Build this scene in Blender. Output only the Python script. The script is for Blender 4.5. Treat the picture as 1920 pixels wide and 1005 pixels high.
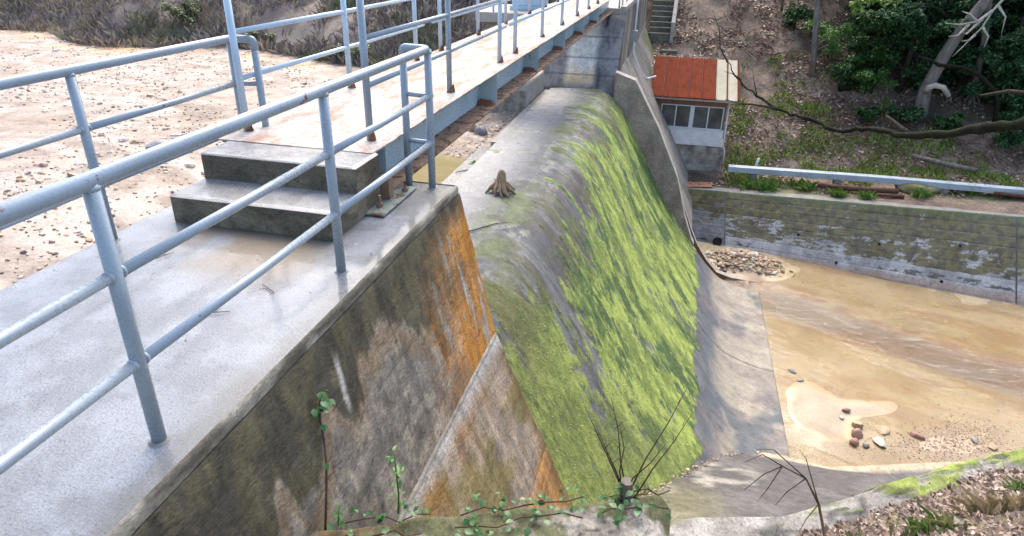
import bpy, math, random
import numpy as np
from mathutils import Vector, Matrix

for o in list(bpy.data.objects):
    bpy.data.objects.remove(o, do_unlink=True)
SC = bpy.context.scene
COL = SC.collection
R = math.radians

# ------------------------------------------------------------------ camera
cam_d = bpy.data.cameras.new('camera')
cam_d.sensor_width = 36.0
cam_d.lens = 36.0 * 1249.6 / 1920.0
cam_d.clip_start = 0.05
cam_d.clip_end = 600
cam = bpy.data.objects.new('camera', cam_d)
COL.objects.link(cam)
YAW, PITCH, ROLL = -0.23328, 0.45564, 0.020375
f = Vector((math.sin(YAW)*math.cos(PITCH), math.cos(YAW)*math.cos(PITCH), -math.sin(PITCH)))
r0 = f.cross(Vector((0, 0, 1))).normalized()
u0 = r0.cross(f)
r1 = r0*math.cos(ROLL) + u0*math.sin(ROLL)
u1 = -r0*math.sin(ROLL) + u0*math.cos(ROLL)
cam.matrix_world = Matrix(((r1.x, u1.x, -f.x, 0), (r1.y, u1.y, -f.y, 0), (r1.z, u1.z, -f.z, 1.84), (0, 0, 0, 1)))
SC.camera = cam

# ------------------------------------------------------------------ sky, sun, exposure
SUN_EL, SUN_AZ = R(49), R(-12)          # azimuth measured from +Y towards +X
w = bpy.data.worlds.new('World'); SC.world = w; w.use_nodes = True
nt = w.node_tree; nt.nodes.clear()
sky = nt.nodes.new('ShaderNodeTexSky'); sky.sky_type = 'NISHITA'; sky.sun_disc = False
sky.sun_elevation = SUN_EL; sky.sun_rotation = SUN_AZ
sky.air_density = 1.0; sky.dust_density = 4.0; sky.ozone_density = 1.0
hs = nt.nodes.new('ShaderNodeHueSaturation'); hs.inputs['Saturation'].default_value = 1.0
bg = nt.nodes.new('ShaderNodeBackground'); bg.inputs['Strength'].default_value = 0.15
wo = nt.nodes.new('ShaderNodeOutputWorld')
nt.links.new(sky.outputs[0], hs.inputs['Color']); nt.links.new(hs.outputs[0], bg.inputs['Color'])
nt.links.new(bg.outputs[0], wo.inputs[0])
sd = bpy.data.lights.new('sun', 'SUN'); sd.energy = 0.75; sd.angle = R(55); sd.color = (1.0, 0.94, 0.84)
so = bpy.data.objects.new('sun', sd); COL.objects.link(so)
sdir = Vector((math.sin(SUN_AZ)*math.cos(SUN_EL), math.cos(SUN_AZ)*math.cos(SUN_EL), math.sin(SUN_EL)))
so.rotation_euler = sdir.to_track_quat('Z', 'Y').to_euler()
so.location = sdir*60
SC.view_settings.view_transform = 'Standard'; SC.view_settings.look = 'None'
SC.view_settings.gamma = 1.0; SC.view_settings.use_curve_mapping = False
SC.view_settings.exposure = 1.86
SC.render.engine = 'CYCLES'

# ------------------------------------------------------------------ noise
def _h(ix, iy, s):
    n = (ix.astype(np.int64)*374761393 + iy.astype(np.int64)*668265263 + s*1274126177) & 0x7fffffff
    n = ((n ^ (n >> 13))*1274126177) & 0x7fffffff
    n = ((n ^ (n >> 16))*668265263) & 0x7fffffff
    return ((n ^ (n >> 15)) & 0xffff)/65535.0
def vn(x, y, s=0):
    x = np.asarray(x, float); y = np.asarray(y, float)
    x, y = np.broadcast_arrays(x, y)
    ix = np.floor(x); iy = np.floor(y); fx = x-ix; fy = y-iy
    fx = fx*fx*(3-2*fx); fy = fy*fy*(3-2*fy)
    ix = ix.astype(np.int64); iy = iy.astype(np.int64)
    a = _h(ix, iy, s); b = _h(ix+1, iy, s); c = _h(ix, iy+1, s); d = _h(ix+1, iy+1, s)
    return (a*(1-fx)+b*fx)*(1-fy) + (c*(1-fx)+d*fx)*fy
def fbm(x, y, s=0, o=4, g=0.5):
    t = 0; a = 1; n = 0
    x = np.asarray(x, float); y = np.asarray(y, float)
    for k in range(o):
        t = t + a*vn(x*2**k + 17.3*k, y*2**k - 9.1*k, s+k); n += a; a *= g
    return t/n
def ss(a, b, x):
    t = np.clip((np.asarray(x, float)-a)/(b-a), 0, 1); return t*t*(3-2*t)
def mixc(c, d, m):
    m = np.asarray(m, float)[..., None]
    return np.asarray(c, float)*(1-m) + np.asarray(d, float)*m

# ------------------------------------------------------------------ materials
MATS = {}
def nodes(name):
    m = bpy.data.materials.new(name); m.use_nodes = True
    t = m.node_tree; t.nodes.clear()
    out = t.nodes.new('ShaderNodeOutputMaterial'); p = t.nodes.new('ShaderNodeBsdfPrincipled')
    t.links.new(p.outputs[0], out.inputs[0])
    MATS[name] = m
    return m, t, p, out
def nz(t, scale, detail=6, rough=0.6, vec=None, dist=0.0):
    n = t.nodes.new('ShaderNodeTexNoise'); n.inputs['Scale'].default_value = scale
    n.inputs['Detail'].default_value = detail; n.inputs['Roughness'].default_value = rough
    n.inputs['Distortion'].default_value = dist
    if vec: t.links.new(vec, n.inputs['Vector'])
    return n.outputs['Fac']
def mr(t, v, a, b, c, d, clamp=True):
    n = t.nodes.new('ShaderNodeMapRange'); n.clamp = clamp
    t.links.new(v, n.inputs[0])
    for i, q in enumerate((a, b, c, d)): n.inputs[i+1].default_value = q
    return n.outputs[0]
def mth(t, op, a, b=None):
    n = t.nodes.new('ShaderNodeMath'); n.operation = op
    for i, q in enumerate((a, b)):
        if q is None: continue
        if hasattr(q, 'links'): t.links.new(q, n.inputs[i])
        else: n.inputs[i].default_value = q
    return n.outputs[0]
def mixn(t, fac, a, b, mode='MIX'):
    n = t.nodes.new('ShaderNodeMix'); n.data_type = 'RGBA'; n.blend_type = mode
    for s, q in ((n.inputs[0], fac), (n.inputs[6], a), (n.inputs[7], b)):
        if hasattr(q, 'links'): t.links.new(q, s)
        elif isinstance(q, (int, float)): s.default_value = q
        else: s.default_value = (*q, 1)
    return n.outputs[2]
def bump(t, h, strength, dist, p, normal=None):
    b = t.nodes.new('ShaderNodeBump'); b.inputs['Strength'].default_value = strength
    b.inputs['Distance'].default_value = dist
    t.links.new(h, b.inputs['Height'])
    if normal: t.links.new(normal, b.inputs['Normal'])
    if p: t.links.new(b.outputs[0], p.inputs['Normal'])
    return b.outputs[0]
def pos(t):
    g = t.nodes.new('ShaderNodeNewGeometry'); return g.outputs['Position']
def objc(t):
    g = t.nodes.new('ShaderNodeTexCoord'); return g.outputs['Object']

def M_attr(name, dry=0.8, wet=0.12, grain=40, gamt=0.35, bstr=0.5, bdist=0.01, big=3.0, wetnoise=0.35, stretch=None, speck=None, blotch=None, spec=0.5):
    m, t, p, out = nodes(name)
    v = pos(t)
    if stretch:
        mp = t.nodes.new('ShaderNodeMapping'); mp.inputs['Scale'].default_value = stretch
        t.links.new(v, mp.inputs[0]); v2 = mp.outputs[0]
    else: v2 = v
    a = t.nodes.new('ShaderNodeAttribute'); a.attribute_name = 'Col'
    wa = t.nodes.new('ShaderNodeAttribute'); wa.attribute_name = 'Wet'
    n1 = nz(t, grain, 8, 0.7, v2); n2 = nz(t, big, 5, 0.6, v)
    f1 = mr(t, n1, 0.3, 0.7, 1-gamt, 1+gamt); f2 = mr(t, n2, 0.3, 0.7, 1-gamt*0.5, 1+gamt*0.5)
    f12 = mth(t, 'MULTIPLY', f1, f2)
    c = t.nodes.new('ShaderNodeVectorMath'); c.operation = 'SCALE'
    t.links.new(a.outputs['Color'], c.inputs[0]); t.links.new(f12, c.inputs['Scale'])
    col = c.outputs[0]
    if speck:
        n3 = nz(t, speck[0], 3, 0.5, v2)
        col = mixn(t, mr(t, n3, speck[1], speck[1]+0.06, 0, speck[3]), col, speck[2])
    if blotch:
        n4 = nz(t, blotch[0], 10, 0.74, v2, 0.4)
        col = mixn(t, mr(t, n4, blotch[1], blotch[1]+0.07, 0, blotch[2]), col, (0.42, 0.40, 0.38), 'MULTIPLY')
        n5 = nz(t, blotch[0]*2.3, 8, 0.72, v2)
        col = mixn(t, mr(t, n5, 0.58, 0.66, 0, blotch[2]*0.6), col, (1.55, 1.5, 1.42), 'MULTIPLY')
    p.inputs['Specular IOR Level'].default_value = spec
    t.links.new(col, p.inputs['Base Color'])
    wf = mth(t, 'ADD', wa.outputs['Fac'], mr(t, n2, 0.3, 0.7, -wetnoise, wetnoise))
    t.links.new(mr(t, wf, 0.0, 1.0, dry, wet), p.inputs['Roughness'])
    bump(t, mth(t, 'ADD', n1, mth(t, 'MULTIPLY', n2, 0.8)), bstr, bdist, p)
    return m

_ws = M_attr('wet_slab', 0.42, 0.05, 85, 0.36, 0.9, 0.008, 2.0, 0.5, speck=(75, 0.62, (0.06, 0.06, 0.06), 0.7), blotch=(20, 0.55, 0.35), spec=0.4)
_p = [n for n in _ws.node_tree.nodes if n.type == 'BSDF_PRINCIPLED'][0]; _p.inputs['Coat Weight'].default_value = 0.45; _p.inputs['Coat Roughness'].default_value = 0.10; _p.inputs['Coat IOR'].default_value = 1.4
M_attr('stained_concrete', 0.8, 0.4, 45, 0.40, 0.8, 0.012, 5.0, 0.3, speck=(70, 0.62, (0.09, 0.075, 0.055), 0.7), blotch=(15, 0.53, 0.62), stretch=(1.0, 0.62, 1.5), spec=0.25)
M_attr('chute_concrete', 0.75, 0.25, 34, 0.42, 0.7, 0.02, 3.0, 0.3, stretch=(0.7, 1.3, 0.7), speck=(34, 0.64, (0.05, 0.05, 0.04), 0.5), blotch=(7, 0.55, 0.5))
M_attr('basin_sand', 0.7, 0.2, 26, 0.20, 0.35, 0.012, 1.5, 0.3, speck=(42, 0.66, (0.18, 0.12, 0.07), 0.5), blotch=(2.6, 0.55, 0.22))
M_attr('silt', 0.8, 0.14, 14, 0.3, 0.9, 0.03, 1.6, 0.25, speck=(26, 0.60, (0.16, 0.12, 0.10), 0.7), blotch=(3.0, 0.54, 0.4))
M_attr('soil', 0.9, 0.5, 9, 0.5, 1.0, 0.06, 1.4, 0.2, speck=(16, 0.60, (0.27, 0.20, 0.145), 0.5))
M_attr('leafy', 0.6, 0.3, 8, 0.25, 0.0, 0.01, 1.0, 0.1)
M_attr('mossy', 0.9, 0.8, 60, 0.35, 0.6, 0.01, 4.0, 0.1)

def M_paint(name, col, rust=(0.16, 0.05, 0.02), amount=0.66, rough=0.32, spec=0.5):
    m, t, p, out = nodes(name)
    v = pos(t)
    n = nz(t, 7, 8, 0.75, v); k = nz(t, 55, 5, 0.6, v); b = nz(t, 2.2, 3, 0.5, v)
    p.inputs['Specular IOR Level'].default_value = spec
    base = mixn(t, mr(t, b, 0.3, 0.7, 0, 1), tuple(c*0.86 for c in col), tuple(min(1, c*1.1) for c in col))
    base = mixn(t, mr(t, k, 0.62, 0.75, 0, 0.5), base, tuple(c*0.62 for c in col))
    msk = mr(t, n, amount, amount+0.025, 0, 1)
    t.links.new(mixn(t, msk, base, rust), p.inputs['Base Color'])
    t.links.new(mth(t, 'ADD', mr(t, k, 0.35, 0.65, rough-0.14, rough+0.12), mth(t, 'MULTIPLY', msk, 0.4)), p.inputs['Roughness'])
    bump(t, mth(t, 'ADD', k, mth(t, 'MULTIPLY', msk, -0.8)), 0.25, 0.002, p)
    return m
M_paint('blue_paint', (0.245, 0.295, 0.34), (0.11, 0.045, 0.03), amount=0.64)
M_paint('pale_paint', (0.42, 0.53, 0.62), amount=0.70)
M_paint('girder_paint', (0.35, 0.455, 0.505), amount=0.625)
M_paint('plate_paint', (0.16, 0.21, 0.19), (0.12, 0.05, 0.03), 0.52, 0.5)
M_paint('white_paint', (0.62, 0.66, 0.70), amount=0.78)
M_paint('rusty_steel', (0.24, 0.145, 0.09), (0.07, 0.035, 0.02), 0.52, 0.6)
M_paint('bright_rust', (0.17, 0.065, 0.03), (0.09, 0.035, 0.02), 0.54, 0.6)
M_paint('red_roof', (0.165, 0.030, 0.010), (0.105, 0.026, 0.013), 0.53, 0.85, 0.08)
M_paint('cream_roof', (0.40, 0.36, 0.26), (0.28, 0.24, 0.17), 0.62, 0.8, 0.2)
M_paint('brown_timber', (0.17, 0.085, 0.055), (0.10, 0.05, 0.035), 0.6, 0.7)
M_paint('beam_paint', (0.36, 0.42, 0.46), (0.22, 0.25, 0.26), 0.6, 0.5)

def M_deck():
    m, t, p, out = nodes('deck_plate')
    v = pos(t)
    wv = t.nodes.new('ShaderNodeTexChecker'); wv.inputs['Scale'].default_value = 38
    mp = t.nodes.new('ShaderNodeMapping'); mp.inputs['Rotation'].default_value = (0, 0, R(45))
    t.links.new(v, mp.inputs[0]); t.links.new(mp.outputs[0], wv.inputs['Vector'])
    mp2 = t.nodes.new('ShaderNodeMapping'); mp2.inputs['Scale'].default_value = (3.0, 0.9, 1)
    t.links.new(v, mp2.inputs[0])
    n = nz(t, 1.6, 9, 0.72, mp2.outputs[0]); k = nz(t, 26, 6, 0.7, v)
    c = mixn(t, mr(t, k, 0.42, 0.62, 0, 0.85), (0.44, 0.425, 0.40), (0.28, 0.235, 0.185))
    c = mixn(t, mr(t, n, 0.46, 0.60, 0, 0.85), c, (0.30, 0.115, 0.055))
    c = mixn(t, mth(t, 'MULTIPLY', mr(t, wv.outputs['Fac'], 0, 1, 0, 0.45), mr(t, n, 0.35, 0.6, 0.4, 1)), c, (0.30, 0.22, 0.16))
    t.links.new(c, p.inputs['Base Color'])
    t.links.new(mr(t, k, 0.3, 0.7, 0.45, 0.85), p.inputs['Roughness']); p.inputs['Specular IOR Level'].default_value = 0.3
    bump(t, mth(t, 'ADD', wv.outputs['Fac'], mth(t, 'MULTIPLY', k, 0.7)), 0.35, 0.004, p)
M_deck()

def M_simple(name, a, b, scale, rough=0.8, bs=0.5, bd=0.01, stretch=None, lo=0.35, hi=0.65, spec=0.5):
    m, t, p, out = nodes(name)
    v = objc(t)
    if stretch:
        mp = t.nodes.new('ShaderNodeMapping'); mp.inputs['Scale'].default_value = stretch
        t.links.new(v, mp.inputs[0]); v = mp.outputs[0]
    n = nz(t, scale, 8, 0.68, v); n2 = nz(t, scale*5, 5, 0.6, v)
    c = mixn(t, mr(t, n, lo, hi, 0, 1), a, b)
    c = mixn(t, mr(t, n2, 0.55, 0.75, 0, 0.5), c, tuple(q*0.5 for q in a))
    t.links.new(c, p.inputs['Base Color']); p.inputs['Roughness'].default_value = rough
    p.inputs['Specular IOR Level'].default_value = spec
    bump(t, mth(t, 'ADD', n, mth(t, 'MULTIPLY', n2, 0.4)), bs, bd, p)
    return m
M_simple('plain_concrete', (0.24, 0.235, 0.22), (0.15, 0.14, 0.12), 2.2)
M_simple('pale_concrete', (0.40, 0.37, 0.33), (0.26, 0.235, 0.20), 2.0)
M_simple('stair_concrete', (0.17, 0.165, 0.13), (0.08, 0.08, 0.05), 3.0)
M_simple('old_concrete', (0.33, 0.30, 0.25), (0.12, 0.11, 0.08), 7.0, bs=0.9, bd=0.02)
M_simple('hut_wall', (0.74, 0.74, 0.74), (0.55, 0.55, 0.54), 2.5, 0.7)
M_simple('hut_base', (0.50, 0.46, 0.38), (0.11, 0.10, 0.085), 2.2, 0.85)
M_simple('bark_gray', (0.23, 0.20, 0.17), (0.11, 0.095, 0.08), 9, 0.9, 0.9, 0.02, (1, 1, 0.25), spec=0.1)
M_simple('bark_dark', (0.05, 0.04, 0.03), (0.022, 0.02, 0.016), 9, 0.9, 0.9, 0.02, spec=0.1)
M_simple('bark_moss', (0.013, 0.011, 0.009), (0.024, 0.026, 0.012), 6, 0.95, 0.9, 0.02, spec=0.1)
M_simple('bark_pale', (0.50, 0.45, 0.38), (0.30, 0.26, 0.21), 9, 0.85, 0.6, 0.01, spec=0.1)
M_simple('twig', (0.12, 0.075, 0.05), (0.06, 0.04, 0.03), 14, 0.8, 0.5, 0.004, spec=0.1)
M_simple('driftwood', (0.50, 0.36, 0.22), (0.20, 0.125, 0.07), 12, 0.8, 1.0, 0.015, (3, 3, 0.6), spec=0.1)
M_simple('red_log', (0.17, 0.085, 0.06), (0.07, 0.04, 0.03), 8, 0.85, 0.8, 0.02, (0.4, 2, 2), spec=0.1)
M_simple('stone_tan', (0.44, 0.33, 0.20), (0.28, 0.20, 0.13), 6, 0.6)
M_simple('stone_gray', (0.26, 0.25, 0.25), (0.14, 0.13, 0.13), 6, 0.6)
M_simple('stone_white', (0.60, 0.57, 0.47), (0.40, 0.36, 0.28), 6, 0.6)
M_simple('stone_red', (0.33, 0.18, 0.13), (0.20, 0.11, 0.09), 6, 0.6)
M_simple('stone_moss', (0.13, 0.13, 0.03), (0.22, 0.18, 0.10), 2.5, 0.9, 0.8, 0.03)
M_simple('ivy_leaf', (0.020, 0.070, 0.020), (0.050, 0.13, 0.032), 9, 0.35, 0.1, 0.002, spec=0.3)
M_simple('young_leaf', (0.045, 0.13, 0.032), (0.085, 0.19, 0.045), 9, 0.45, 0.1, 0.002, spec=0.25)
M_simple('dark_hole', (0.01, 0.01, 0.01), (0.006, 0.006, 0.006), 4, 0.9)
M_simple('white_plastic', (0.62, 0.65, 0.68), (0.5, 0.53, 0.56), 4, 0.4, 0.1, 0.002)
M_simple('grey_box', (0.33, 0.35, 0.36), (0.24, 0.25, 0.26), 4, 0.5, 0.1, 0.002)
M_simple('aluminium', (0.62, 0.65, 0.69), (0.50, 0.53, 0.57), 4, 0.35, 0.1, 0.002)
M_simple('orange_sheet', (0.42, 0.10, 0.04), (0.30, 0.17, 0.10), 3, 0.6)

def M_leaf(name, k=0.3):
    m, t, p, out = nodes(name)
    a = t.nodes.new('ShaderNodeAttribute'); a.attribute_name = 'Col'
    t.links.new(a.outputs['Color'], p.inputs['Base Color']); p.inputs['Roughness'].default_value = 0.45
    tr = t.nodes.new('ShaderNodeBsdfTranslucent'); t.links.new(a.outputs['Color'], tr.inputs['Color'])
    mx = t.nodes.new('ShaderNodeMixShader'); mx.inputs[0].default_value = k
    t.links.new(p.outputs[0], mx.inputs[1]); t.links.new(tr.outputs[0], mx.inputs[2]); t.links.new(mx.outputs[0], out.inputs[0])
M_leaf('leaf_card'); M_leaf('dry_card', 0.15)

def M_water(name, tint, opac, rough, sc, bs, bd):
    m, t, p, out = nodes(name)
    v = pos(t)
    ra = t.nodes.new('ShaderNodeAttribute'); ra.attribute_name = 'Rip'
    mpw = t.nodes.new('ShaderNodeMapping'); mpw.inputs['Rotation'].default_value = (0, 0, R(17)); mpw.inputs['Scale'].default_value = (0.55, 1.5, 1); t.links.new(v, mpw.inputs[0])
    n = nz(t, sc, 5, 0.6, mpw.outputs[0], 0.6); n2 = nz(t, sc*3.5, 4, 0.6, mpw.outputs[0])
    h = mth(t, 'MULTIPLY', mth(t, 'ADD', n, mth(t, 'MULTIPLY', n2, 0.5)), mth(t, 'ADD', ra.outputs['Fac'], 0.06))
    nb = bump(t, h, bs, bd, None)
    tb = t.nodes.new('ShaderNodeBsdfTransparent'); tb.inputs['Color'].default_value = (*[1-(1-c)*0.16 for c in tint], 1)
    df = t.nodes.new('ShaderNodeBsdfDiffuse'); df.inputs['Color'].default_value = (*tint, 1)
    t.links.new(nb, df.inputs['Normal'])
    fm = mth(t, 'MULTIPLY', mr(t, nz(t, sc*0.55, 8, 0.7, mpw.outputs[0], 0.5), 0.50, 0.72, 0, 0.5), ra.outputs['Fac'])
    t.links.new(mixn(t, fm, tint, (0.80, 0.78, 0.80)), df.inputs['Color'])
    mu = t.nodes.new('ShaderNodeMixShader'); t.links.new(mth(t, 'ADD', fm, opac), mu.inputs[0])
    t.links.new(tb.outputs[0], mu.inputs[1]); t.links.new(df.outputs[0], mu.inputs[2])
    gl = t.nodes.new('ShaderNodeBsdfGlossy'); gl.inputs['Roughness'].default_value = rough
    t.links.new(nb, gl.inputs['Normal'])
    fr = t.nodes.new('ShaderNodeFresnel'); fr.inputs['IOR'].default_value = 1.33; t.links.new(nb, fr.inputs['Normal'])
    ms = t.nodes.new('ShaderNodeMixShader'); t.links.new(fr.outputs[0], ms.inputs[0])
    t.links.new(mu.outputs[0], ms.inputs[1]); t.links.new(gl.outputs[0], ms.inputs[2]); t.links.new(ms.outputs[0], out.inputs[0])
M_water('clear_water', (0.55, 0.45, 0.28), 0.06, 0.04, 7, 1.0, 0.06)
M_water('muddy_water', (0.30, 0.25, 0.12), 0.75, 0.03, 3, 0.3, 0.01)

def M_glass():
    m, t, p, out = nodes('window_glass')
    p.inputs['Base Color'].default_value = (0.02, 0.022, 0.022, 1); p.inputs['Roughness'].default_value = 0.06
    v = objc(t); n = nz(t, 1.8, 3, 0.5, v)
    t.links.new(mixn(t, mr(t, n, 0.4, 0.65, 0, 1), (0.045, 0.052, 0.050), (0.10, 0.11, 0.105)), p.inputs['Base Color'])
M_glass()

# ------------------------------------------------------------------ mesh helpers
def link(o, parent=None):
    COL.objects.link(o)
    if parent is not None: o.parent = parent
    return o
def tag(o, label=None, cat=None, group=None, kind=None):
    if label: o['label'] = label
    if cat: o['category'] = cat
    if group: o['group'] = group
    if kind: o['kind'] = kind
    return o
def empty(name, loc, label, cat, group=None, rz=0):
    o = bpy.data.objects.new(name, None); COL.objects.link(o)
    o.location = loc; o.rotation_euler.z = rz; o.empty_display_size = 0.1
    return tag(o, label, cat, group)
def data(name, V, F, mat, smooth=False):
    me = bpy.data.meshes.new(name)
    me.from_pydata([tuple(v) for v in V], [], F)
    if mat: me.materials.append(MATS[mat])
    if smooth: me.polygons.foreach_set('use_smooth', [True]*len(me.polygons))
    me.update(); return me
def mk(name, V, F, mat, parent=None, smooth=False, col=None, wet=None, rip=None):
    """world-space vertices; re-based on the parent's location when there is one"""
    V = np.asarray(V, float)
    if parent is not None and parent.type == 'EMPTY' and parent.parent is None:
        V = V - np.array(parent.location)
    me = data(name, V, F, mat, smooth)
    if col is not None:
        a = me.color_attributes.new('Col', 'FLOAT_COLOR', 'POINT')
        c = np.ones((len(V), 4), np.float32); c[:, :3] = np.clip(col, 0, 1); a.data.foreach_set('color', c.ravel())
    for nm, q in (('Wet', wet), ('Rip', rip)):
        if q is not None:
            a = me.attributes.new(nm, 'FLOAT', 'POINT')
            a.data.foreach_set('value', np.broadcast_to(np.asarray(q, np.float32), (len(V),)).copy())
    return link(bpy.data.objects.new(name, me), parent)
def gridF(nu, nv, flip=False):
    i = np.arange(nu-1)[:, None]*nv + np.arange(nv-1)[None, :]
    q = np.stack([i, i+1, i+nv+1, i+nv], -1).reshape(-1, 4)
    if flip: q = q[:, ::-1]
    return q.tolist()
class MB:
    def __init__(s): s.V = []; s.F = []
    def add(s, V, F):
        n = len(s.V); s.V += [tuple(v) for v in V]; s.F += [tuple(i+n for i in q) for q in F]; return s
    def box(s, a, b, bev=0.0):
        x0, y0, z0 = a; x1, y1, z1 = b
        if bev <= 0:
            V = [(x, y, z) for x in (x0, x1) for y in (y0, y1) for z in (z0, z1)]
            F = [(0, 1, 3, 2), (4, 6, 7, 5), (0, 4, 5, 1), (2, 3, 7, 6), (0, 2, 6, 4), (1, 5, 7, 3)]
            return s.add(V, F)
        e = bev
        def ring(z, i): return [(x0+i, y0+e, z), (x0+e, y0+i, z), (x1-e, y0+i, z), (x1-i, y0+e, z), (x1-i, y1-e, z), (x1-e, y1-i, z), (x0+e, y1-i, z), (x0+i, y1-e, z)]
        rs = [ring(z0, e*0.99), ring(z0+e, 0), ring(z1-e, 0), ring(z1, e*0.99)]
        V = [p for q in rs for p in q]; F = [tuple(range(7, -1, -1)), tuple(range(24, 32))]
        for k in range(3):
            for j in range(8):
                F.append((k*8+j, k*8+(j+1) % 8, k*8+8+(j+1) % 8, k*8+8+j))
        return s.add(V, F)
    def tube(s, pts, rad, seg=10, cap=True):
        P = [Vector(p) for p in pts]; n = len(P)
        rr = rad if hasattr(rad, '__len__') else [rad]*n
        T = []
        for i in range(n):
            d = (P[min(i+1, n-1)]-P[max(i-1, 0)])
            T.append(d.normalized() if d.length > 1e-9 else Vector((0, 0, 1)))
        a = Vector((0, 0, 1)) if abs(T[0].z) < 0.9 else Vector((1, 0, 0))
        N = T[0].cross(a).normalized(); V = []; F = []
        for i in range(n):
            N = (N - T[i]*N.dot(T[i])).normalized(); B = T[i].cross(N)
            for j in range(seg):
                an = 2*math.pi*j/seg
                V.append(P[i] + (N*math.cos(an)+B*math.sin(an))*rr[i])
        for i in range(n-1):
            for j in range(seg):
                F.append((i*seg+j, i*seg+(j+1) % seg, (i+1)*seg+(j+1) % seg, (i+1)*seg+j))
        if cap: F.append(tuple(range(seg-1, -1, -1))); F.append(tuple((n-1)*seg+j for j in range(seg)))
        return s.add(V, F)
    def prism(s, prof, y0, y1):
        """closed xz profile pushed along y"""
        n = len(prof)
        V = [(x, y0, z) for x, z in prof]+[(x, y1, z) for x, z in prof]
        F = [tuple(range(n)), tuple(range(2*n-1, n-1, -1))]
        for i in range(n): j = (i+1) % n; F.append((j, i, n+i, n+j))
        return s.add(V, F)
    def build(s, name, mat, parent=None, smooth=False): return mk(name, s.V, s.F, mat, parent, smooth)
def fillet(pts, r, k=5):
    P = [Vector(p) for p in pts]; out = [P[0]]
    for i in range(1, len(P)-1):
        a = (P[i-1]-P[i]); b = (P[i+1]-P[i]); q = min(r, a.length*0.45, b.length*0.45)
        A = P[i]+a.normalized()*q; B = P[i]+b.normalized()*q
        for j in range(k+1):
            t = j/k; out.append(A*(1-t)**2 + P[i]*2*t*(1-t) + B*t*t)
    out.append(P[-1]); return out
RNG = random.Random(7); NP = np.random.default_rng(11)
def smooth_shade(o, ang=40):
    me = o.data; me.polygons.foreach_set('use_smooth', [True]*len(me.polygons))
    try: me.set_sharp_from_angle(angle=R(ang))
    except Exception: pass
    return o

# ================================================================== LARGE STRUCTURE
BED = -8.2
CREST = -2.1
Y0, Y1 = 5.05, 20.3           # the two ends of the spillway notch
PROF = [(-3.72, -2.13), (-3.3, -2.105), (-2.7, -2.09), (-2.3, -2.11), (-2.05, -2.17), (-1.81, -2.31), (-1.5, -2.68), (-1.1, -3.36), (-0.38, -4.66),
        (0.32, -5.74), (0.75, -6.34), (1.13, -6.82), (1.62, -7.40), (2.1, -7.82), (2.68, -8.03), (3.18, -8.10), (3.32, -8.115), (3.37, -8.18), (3.40, -8.6)]
def catmull(P, n):
    P = [np.array(p, float) for p in P]; P = [2*P[0]-P[1]]+P+[2*P[-1]-P[-2]]; out = []
    for i in range(1, len(P)-2):
        for t in np.linspace(0, 1, n, endpoint=False):
            a, b, c, d = P[i-1], P[i], P[i+1], P[i+2]
            out.append(0.5*((2*b)+(c-a)*t+(2*a-5*b+4*c-d)*t*t+(-a+3*b-3*c+d)*t**3))
    out.append(P[-2]); return np.array(out)
PR = catmull(PROF, 14)
PX, PZ = PR[:, 0], PR[:, 1]
def chute_z(x): return np.interp(x, PX, PZ)

# ---------------------------------------------------------------- terrain functions
def toe(x):            # where the reservoir's far bank starts
    return np.interp(x, [-60, -28, -20, -15.7, -12, -8, -4], [26, 23.2, 20.8, 21.6, 21.0, 19.6, 20.2]) + 0.4*np.sin(x*0.7)
def z_res(x, y):
    x = np.asarray(x, float); y = np.asarray(y, float)
    z = -2.40 + 0.62*ss(-4.3, -9.0, x) + 0.12*ss(8, 2, y) + 0.10*(fbm(x*0.5, y*0.5, 3)-0.5) + 0.10*(fbm(x*2.2, y*2.2, 5, 3)-0.5)
    d = y - toe(x) + 1.2*(fbm(x*0.35, y*0.35, 9)-0.5)
    z = z + 0.55*np.maximum(0, d)*ss(0, 1.5, d) + 0.35*(fbm(x*0.9, y*0.9, 21)-0.5)*ss(0, 2, d)
    return z
def z_hill(x, y):
    x = np.asarray(x, float); y = np.asarray(y, float)
    yt = 24.59 - (x-2.38)*0.157; zt = -6.31 + np.clip(x-2.38, -4, 14)*0.065
    d = y - yt
    z = zt - 0.05 + 0.06*np.clip(d, 0, 2.4) + 0.58*np.maximum(0, y-27.4+0.5*ss(9, 2, x)) + 0.10*(fbm(x*1.1, y*1.1, 31)-0.5)*ss(0, 1, d)
    z = z + (1.8*ss(27.6, 30, y)-1.25*ss(29.5, 33.0, y)-0.5*ss(33, 36, y))*ss(2.0, 0.0, x)
    return z + 0.7*(fbm(x*0.28, y*0.28, 33)-0.5)*ss(27.5, 31, y)*ss(0, 2, x) + 0.35*(fbm(x*0.9, y*0.9, 35)-0.5)*ss(27, 29, y)
def z_far(x, y):
    m = ss(-7.5, -2.2, x); return z_res(x, y)*(1-m)+z_hill(x, y)*m

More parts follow.
